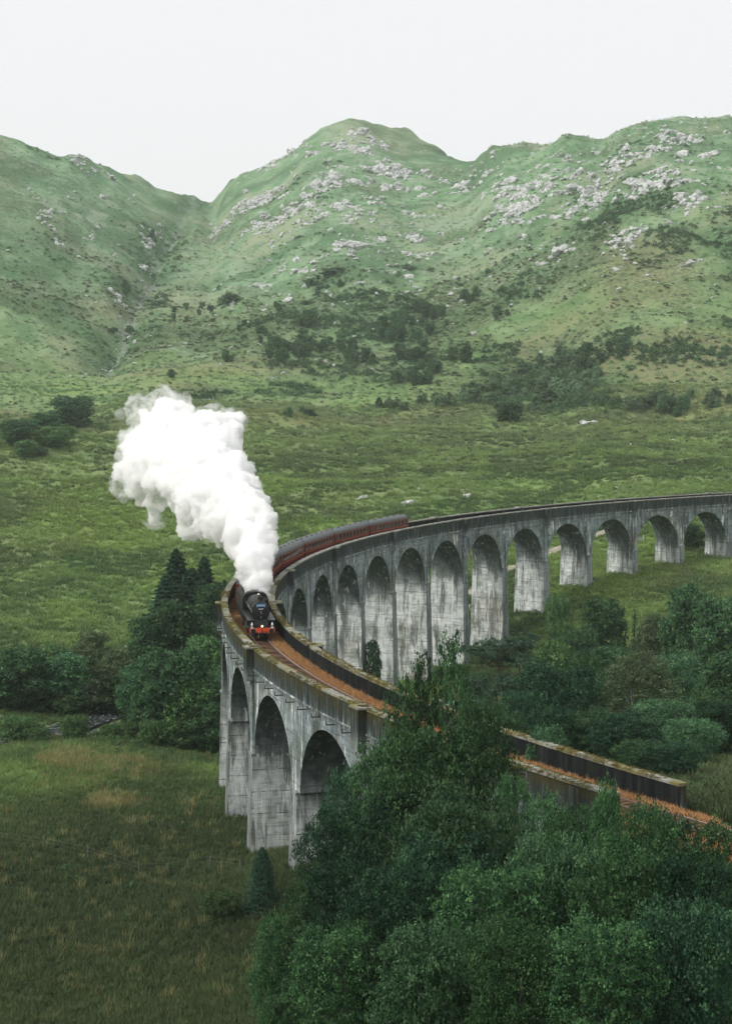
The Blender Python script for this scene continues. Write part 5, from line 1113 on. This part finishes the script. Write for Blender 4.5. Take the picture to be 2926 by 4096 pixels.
def samp(n, d0, d1, u0=-110, u1=1740, w=None):
    u = rng.uniform(u0, u1, n); d = np.exp(rng.uniform(math.log(d0), math.log(d1), n)); X, Y = fromud(u, d)
    rr = np.hypot(X, Y); kk = (np.mod(np.arctan2(Y, X), 2*math.pi)-PH)/PA
    ok = ~((np.abs(rr-R) < 4.6) & (kk > -15) & (kk < -7.5)); r1, _ = seg_dist(X, Y, RIVER); ok &= r1 > 4.8
    r2, _ = seg_dist(X, Y, PATHL); ok &= r2 > 2.0
    return X[ok], Y[ok], u[ok], d[ok]
def pick(X, Y, f):
    s = rng.uniform(0, 1, len(X)) < f; return s
def vary(base, n, a=.25): return np.array(base)[None, :]*rng.uniform(1-a, 1+a, (n, 1))*rng.uniform(.93, 1.07, (n, 3))
def lerp(a, b, t): return a*(1-t[:, None])+b*t[:, None]
TU = proto_obj('tuft_source', tuft_me('tuft', 101, 26, .62, .42, .022)); TU2 = proto_obj('tussock_source', tuft_me('tussock', 102, 30, .8, .7, .05, .7))
HC = proto_obj('heather_source', clump_me('heather', 103, 46, .85, .55, .42)); BC = proto_obj('bracken_source', clump_me('bracken', 104, 60, .95, .8, .4, .9)); WC = proto_obj('tall_tuft_source', tuft_me('tall_tuft', 105, 34, 1.0, .5, .02, .35))
GRASS, DGR, STRAW, BRK, HEA, PAL = (.22, .34, .1), (.09, .16, .052), (.34, .29, .12), (.055, .15, .052), (.05, .052, .028), (.26, .33, .15)
def grass_cols(X, Y, v):
    n = len(X); c = vary(GRASS, n); t = sstep(-.3, .35, fbm(X, Y, 18, 3, 61)); c = lerp(vary(DGR, n), c, t); c = lerp(c, vary(STRAW, n), np.clip(v['straw']*1.1*sstep(-.2, .3, fbm(X, Y, 6, 3, 63)), 0, 1)); return lerp(lerp(c, vary((.25, .38, .085), n), v['lush']*.8), vary((.035, .065, .026), n), sstep(262, 205, ud(X, Y)[1]+fbm(X, Y, 30, 3, 31)*30)*(1-v['straw'])*.85)  # tufts of the near field darkened too, the same painted shade
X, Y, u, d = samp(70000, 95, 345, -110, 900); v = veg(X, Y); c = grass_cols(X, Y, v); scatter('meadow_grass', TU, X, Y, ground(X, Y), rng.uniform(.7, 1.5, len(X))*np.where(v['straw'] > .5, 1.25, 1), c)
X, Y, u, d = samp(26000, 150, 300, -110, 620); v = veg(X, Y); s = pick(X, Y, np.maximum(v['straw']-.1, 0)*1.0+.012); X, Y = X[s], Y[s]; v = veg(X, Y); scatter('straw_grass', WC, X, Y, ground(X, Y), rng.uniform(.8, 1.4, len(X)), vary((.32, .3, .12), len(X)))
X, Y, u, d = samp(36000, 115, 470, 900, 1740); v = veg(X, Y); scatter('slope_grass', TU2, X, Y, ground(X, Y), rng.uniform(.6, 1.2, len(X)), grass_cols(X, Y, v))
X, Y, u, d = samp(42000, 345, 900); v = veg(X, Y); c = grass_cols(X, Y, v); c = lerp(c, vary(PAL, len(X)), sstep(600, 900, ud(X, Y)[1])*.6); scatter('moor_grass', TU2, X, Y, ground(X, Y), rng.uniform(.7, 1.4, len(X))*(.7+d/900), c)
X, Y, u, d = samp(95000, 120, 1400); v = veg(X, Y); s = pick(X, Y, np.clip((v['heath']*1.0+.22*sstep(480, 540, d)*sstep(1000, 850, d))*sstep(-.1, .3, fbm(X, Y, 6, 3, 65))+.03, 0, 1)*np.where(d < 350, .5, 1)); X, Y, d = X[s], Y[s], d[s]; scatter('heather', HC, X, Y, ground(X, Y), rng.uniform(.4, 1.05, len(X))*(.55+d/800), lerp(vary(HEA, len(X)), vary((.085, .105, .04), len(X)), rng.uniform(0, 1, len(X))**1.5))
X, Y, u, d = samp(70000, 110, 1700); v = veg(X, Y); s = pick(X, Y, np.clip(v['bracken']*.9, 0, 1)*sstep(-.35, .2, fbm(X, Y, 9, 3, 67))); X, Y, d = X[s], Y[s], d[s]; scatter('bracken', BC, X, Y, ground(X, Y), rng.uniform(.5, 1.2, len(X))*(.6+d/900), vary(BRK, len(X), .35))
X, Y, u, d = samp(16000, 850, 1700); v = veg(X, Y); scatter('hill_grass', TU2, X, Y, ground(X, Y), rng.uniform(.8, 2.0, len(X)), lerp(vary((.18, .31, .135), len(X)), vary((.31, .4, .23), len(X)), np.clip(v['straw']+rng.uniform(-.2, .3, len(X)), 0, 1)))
X, Y, u, d = samp(42000, 840, 1330, 330, 1740); v = veg(X, Y); s = pick(X, Y, np.clip(v['bracken']-.3, 0, 1)*.8*sstep(-.1, .35, fbm(X, Y, 30, 3, 69))); X, Y = X[s], Y[s]; scatter('hillside_scrub', BC, X, Y, ground(X, Y), rng.uniform(1.0, 2.7, len(X)), vary((.05, .125, .055), len(X), .35), zs=(.8, 1.6))
RS = proto_obj('stone_source', RK[2])
def stones():
    n = 120000; u = rng.uniform(-110, 1740, n); d = np.exp(rng.uniform(math.log(760), math.log(2000), n)); X, Y = fromud(u, d); rv = rocky(X, Y); g1, gp = seg_dist(X, Y, GULLY)
    cl = fbm(X, Y, 45, 3, 51)+.6*fbm(X, Y, 16, 2, 53); p = np.clip(rv, 0, 1.2)*sstep(-.15, .5, cl)*.62+.004*(d > 1000)+.06*sstep(1000, 1350, d)*sstep(0, .45, cl)*sstep(430, 560, u)+.16*sstep(6, 1, g1)*(d > 1040); s = rng.uniform(0, 1, n) < p; X, Y, d, rv, g1 = X[s], Y[s], d[s], rv[s], g1[s]
    sz = np.clip(.6+2.6*rng.uniform(0, 1, len(X))**2*(.5+rv), .5, 4.5); sz = np.where(g1 < 8, sz*.6, sz); scatter('hillside_stones', RS, X, Y, ground(X, Y)+.1*sz, sz*1.1, tilt=.4, zs=(.6, 1.1))
stones()
# dead orange grass along the ballast and moss on the wall heads
k = NT('dead_grass'); tt = k.attr('tint'); P = k.pos(); n_ = k.noise(P, .5, 3)
m_dg = k.bsdf(k.mix(tt, k.mix(n_, (.26, .11, .045), (.34, .18, .07)), k.mix(n_, (.5, .27, .12), (.62, .4, .19))), .95)
def dead_tuft():
    me = tuft_me('dead_tuft', 111, 18, .34, .22, .014, .6); me.materials.clear(); me.materials.append(m_dg); return me
DG = proto_obj('dead_tuft_source', dead_tuft())
n = 6500; kk = rng.uniform(-9.0, -2.9, n); q = np.where(rng.uniform(0, 1, n) < .62, rng.uniform(-2.6, -1.0, n), rng.uniform(-.65, .6, n)); q = np.where(rng.uniform(0, 1, n) < .14, rng.uniform(1.0, 2.5, n), q); A_ = PH+PA*kk; rr = R+q
scatter('dead_grass', DG, rr*np.cos(A_), rr*np.sin(A_), np.full(n, -1.84), rng.uniform(.7, 1.45, n)*np.where(np.abs(q) < .7, .3, 1), tilt=.3)
k = NT('moss'); tt = k.attr('tint'); P = k.pos(); m_moss = k.bsdf(k.mix(tt, k.mix(k.noise(P, .4, 3), (.06, .055, .01), (.12, .085, .02)), (.2, .18, .06)), .95)
mm = clump_me('moss_clump', 112, 26, .16, .07, .075); mm.materials.clear(); mm.materials.append(m_moss); MO = proto_obj('moss_source', mm)
n = 6000; kk = rng.uniform(-8.6, -.5, n); sdv = rng.choice([-1, 1], n); q = sdv*np.where(rng.uniform(0, 1, n) < .6, np.where(rng.uniform(0, 1, n) < .5, 2.66, RF+.12), rng.uniform(2.64, RF+.1, n)); A_ = PH+PA*kk; rr = R+q; s = fbm(rr*np.cos(A_), rr*np.sin(A_), 7, 3, 71) > -.05
n = int(s.sum()); scatter('wall_moss', MO, (rr*np.cos(A_))[s], (rr*np.sin(A_))[s], rng.uniform(-.06, .01, n), rng.uniform(.5, 1.5, n), tilt=.5)
# ------------------------------------------------------------------ fences, gates, walkers, hut
m_post = weathered('fence_wood', (.13, .125, .11), .9, 0, .3); m_wire = weathered('fence_wire', (.22, .23, .22), .5, .4, .2)
pme = MB().box(-.05, .05, -.05, .05, -.4, 1.25).mesh('post', m_post)
def fence(line, n, label, ps=1.0, wires=(.35, .75, 1.15), wr=.012, group=None):
    pts = []
    P = [np.array(fromud(u, d)) for u, d in line]; seg = np.linspace(0, len(P)-1, n)
    for s in seg:
        i = min(int(s), len(P)-2); q = P[i]+(P[i+1]-P[i])*(s-i); pts.append((q[0], q[1], gz(q[0], q[1])))
    f = empty('wire_fence', pts[0], label=label, cat='fence')
    o0 = Vector(pts[0])
    for p in pts:
        o = link('post', pme, f, Vector(p)-o0, (random.uniform(-.06, .06), random.uniform(-.06, .06), random.uniform(0, 3))); o.scale = (ps, ps, ps*random.uniform(.9, 1.1))
    for w_ in wires:
        m = MB()
        for a, b in zip(pts[:-1], pts[1:]): m.tube(Vector(a)-o0+Vector((0, 0, w_*ps)), Vector(b)-o0+Vector((0, 0, w_*ps)), wr, n=4, cap=False)
        m.build('wire', m_wire, f)
    return f
def hd(u, v, m=150): return (u, hit(u, v, m)[1])
fence([hd(-60, 1868), hd(140, 1893), hd(234, 1922), hd(303, 1946), hd(386, 1944), hd(440, 1925), hd(530, 1938)], 9, 'wire fence with thin grey posts crossing the dark lower meadow', 1.1, wr=.007)
fence([hd(640, 1152, 300), hd(655, 1140, 300), hd(730, 1146, 300), hd(800, 1140, 300), hd(900, 1135, 300)], 9, 'sparse fence of pale posts on the meadow just behind the coaches', 1.15)
fence([hd(282, 752, 600), hd(330, 782, 600), hd(370, 806, 600), hd(395, 822, 600)], 26, 'pale fence line running down the slope below the gully', 1.5)
fence([hd(520, 822, 600), hd(600, 838, 600), hd(680, 838, 600), hd(760, 850, 600)], 16, 'long thin fence on the slope above the steam', 1.5)
fence([hd(1325, 1300, 400), hd(1400, 1262, 400), hd(1460, 1275, 400), hd(1530, 1262, 400)], 9, 'low fence on the grass in front of the last far piers', 1.1)
def gate(u, v, w_, label, m0=400):
    p, d = hit(u, v, m0); t = empty('field_gate', p, YAW+.3, label=label, cat='gate')
    m_w = m_gate
    for y in (-w_/2, w_/2): MB().box(-.09, .09, y-.09, y+.09, -.3, 1.9).build('gate_post', m_w, t)
    for z in (.35, .7, 1.05, 1.4): MB().box(-.03, .03, -w_/2, w_/2, z-.06, z+.06).build('rail_bar', m_w, t)
    MB().tube((0, -w_/2, .35), (0, w_/2, 1.4), .05, n=5).build('brace', m_w, t)
m_gate = weathered('pale_gate_wood', (.55, .55, .5), .9, 0, .15)
gate(607, 843, 3.2, 'pale wooden gate in the fence right of the steam top', 600)
gate(592, 843, 2.2, 'narrow pale gate beside the wider one above the steam', 600)
gate(457, 893, 2.6, 'left one of two white gates behind the steam', 600)
gate(470, 893, 2.0, 'right one of two white gates behind the steam', 600)
gate(1416, 1205, 3.0, 'wooden gate on the path seen through the far arch', 420)
# hut roof behind the near wall
hx, hy = map(float, fromud(990, 172)); hz_ = at(990, 1556, 172)[2]
hut = empty('hut', (hx, hy, gz(hx, hy)), .35, label='small hut with a green metal roof half hidden behind the big oak', cat='hut'); hh = hz_-gz(hx, hy)
m_hroof = weathered('green_metal_roof', (.05, .2, .12), .5, 0, .15); m_hw = weathered('brown_hut_wall', (.12, .08, .05), .9)
MB().box(-1.1, 1.1, -.9, .9, -.3, hh-.35).build('wall', m_hw, hut)
MB().loft([[(-1.25, -1.05, hh-.5), (-1.25, 1.05, hh-.25), (-1.25, 1.05, hh-.18), (-1.25, -1.05, hh-.43)], [(1.25, -1.05, hh-.5), (1.25, 1.05, hh-.25), (1.25, 1.05, hh-.18), (1.25, -1.05, hh-.43)]]).build('roof', m_hroof, hut)
MB().box(-.4, .4, -.93, -.9, 0, hh-.7).build('door', m_hroof, hut)
# walkers on the moor
m_skin = weathered('skin', (.42, .26, .19), .6, 0, .05)
def person(u, v, top, legs, hair, label, pose=0.0, face=0.0):
    p, d = hit(u, v, 400); t = empty('person', p, YAW-math.pi/2+face, label=label, cat='person', group='walkers on the moor')
    J = [(0, 0, .95), (0, 0, 1.2), (0, .01, 1.42), (0, .0, 1.52), (0, -.02, 1.6), (0, -.02, 1.74), (.1, 0, .9), (.11, -.06-pose, .5), (.11, .02-pose, .08), (.11, -.13-pose, .03), (-.1, 0, .9), (-.11, .05+pose, .5), (-.11, .12+pose, .08), (-.11, -.02+pose, .03), (.19, 0, 1.4), (.26, .05, 1.14), (.24, -.08, .9), (-.19, 0, 1.4), (-.26, .05, 1.14), (-.24, -.08, .9)]
    E_l = [(0, 1), (1, 2), (2, 3), (3, 4), (4, 5), (0, 6), (6, 7), (7, 8), (8, 9), (0, 10), (10, 11), (11, 12), (12, 13), (2, 14), (14, 15), (15, 16), (2, 17), (17, 18), (18, 19)]
    RA = [.15, .15, .15, .06, .09, .075, .1, .065, .045, .045, .1, .065, .045, .045, .07, .05, .035, .07, .05, .035]
    me = bpy.data.meshes.new('body'); me.from_pydata(J, E_l, []); o = link('body', me, t); sk_ = o.modifiers.new('s', 'SKIN'); o.modifiers.new('u', 'SUBSURF').levels = 1
    for i, r_ in enumerate(RA): me.skin_vertices[0].data[i].radius = (r_, r_*.85); 
    me.skin_vertices[0].data[0].use_root = True
    dg = bpy.context.evaluated_depsgraph_get(); ev = bpy.data.meshes.new_from_object(o.evaluated_get(dg)); bpy.data.objects.remove(o)
    for m_ in (m_skin, top, legs): ev.materials.append(m_)
    for f in ev.polygons:
        z = f.center.z; f.material_index = 2 if z < .93 and abs(f.center.x) < .2 else (1 if .9 < z < 1.49 else 0)
    ev.polygons.foreach_set('use_smooth', np.ones(len(ev.polygons), bool)); link('body', ev, t)
    MB().lathe([(-.02, .09), (.04, .1), (.1, .075), (.13, .02)], 10, 'z', (0, .0, 1.68)).build('hair', hair, t, True)
def cl(n, c): return weathered(n, c, .8, 0, .1)
m_dk = cl('dark_cloth', (.02, .022, .03)); m_jn = cl('blue_cloth', (.05, .07, .12)); m_wt = cl('white_cloth', (.75, .75, .73)); m_rd = cl('red_cloth', (.6, .07, .04)); m_hr = cl('dark_hair', (.03, .02, .015))
person(1399, 993, m_wt, m_jn, m_hr, 'walker in a white top standing on the moor beside a companion in dark', .1)
person(1404, 994, m_dk, m_dk, m_hr, 'walker in dark clothes beside the one in a white top', .12, .4)
person(1512, 941, m_rd, m_dk, m_hr, 'walker in a red top on the moor near the right edge', .1)
# ------------------------------------------------------------------ the hazy air of the glen
zt = float(TZ.max())+3; zb_ = float(TZ.min())-1.5
zt = max(zt, 60)
x0, x1 = float(TX.min())-20, float(TX.max())+20; y0, y1 = float(TY.min())-25, float(TY.max())+20
hz = MB().box(x0, x1, y0, y1, zb_, zt).mesh('haze'); hm = bpy.data.materials.new('haze_air'); hm.use_nodes = True; t_ = hm.node_tree; t_.nodes.clear()
oo = t_.nodes.new('ShaderNodeOutputMaterial'); pv = t_.nodes.new('ShaderNodeVolumePrincipled'); pv.inputs['Color'].default_value = (.86, .93, .92, 1); pv.inputs['Density'].default_value = HAZE; pv.inputs['Anisotropy'].default_value = .1
t_.links.new(pv.outputs[0], oo.inputs['Volume']); hz.materials.append(hm)
if HAZE > 0: tag(link('haze', hz), kind='stuff')
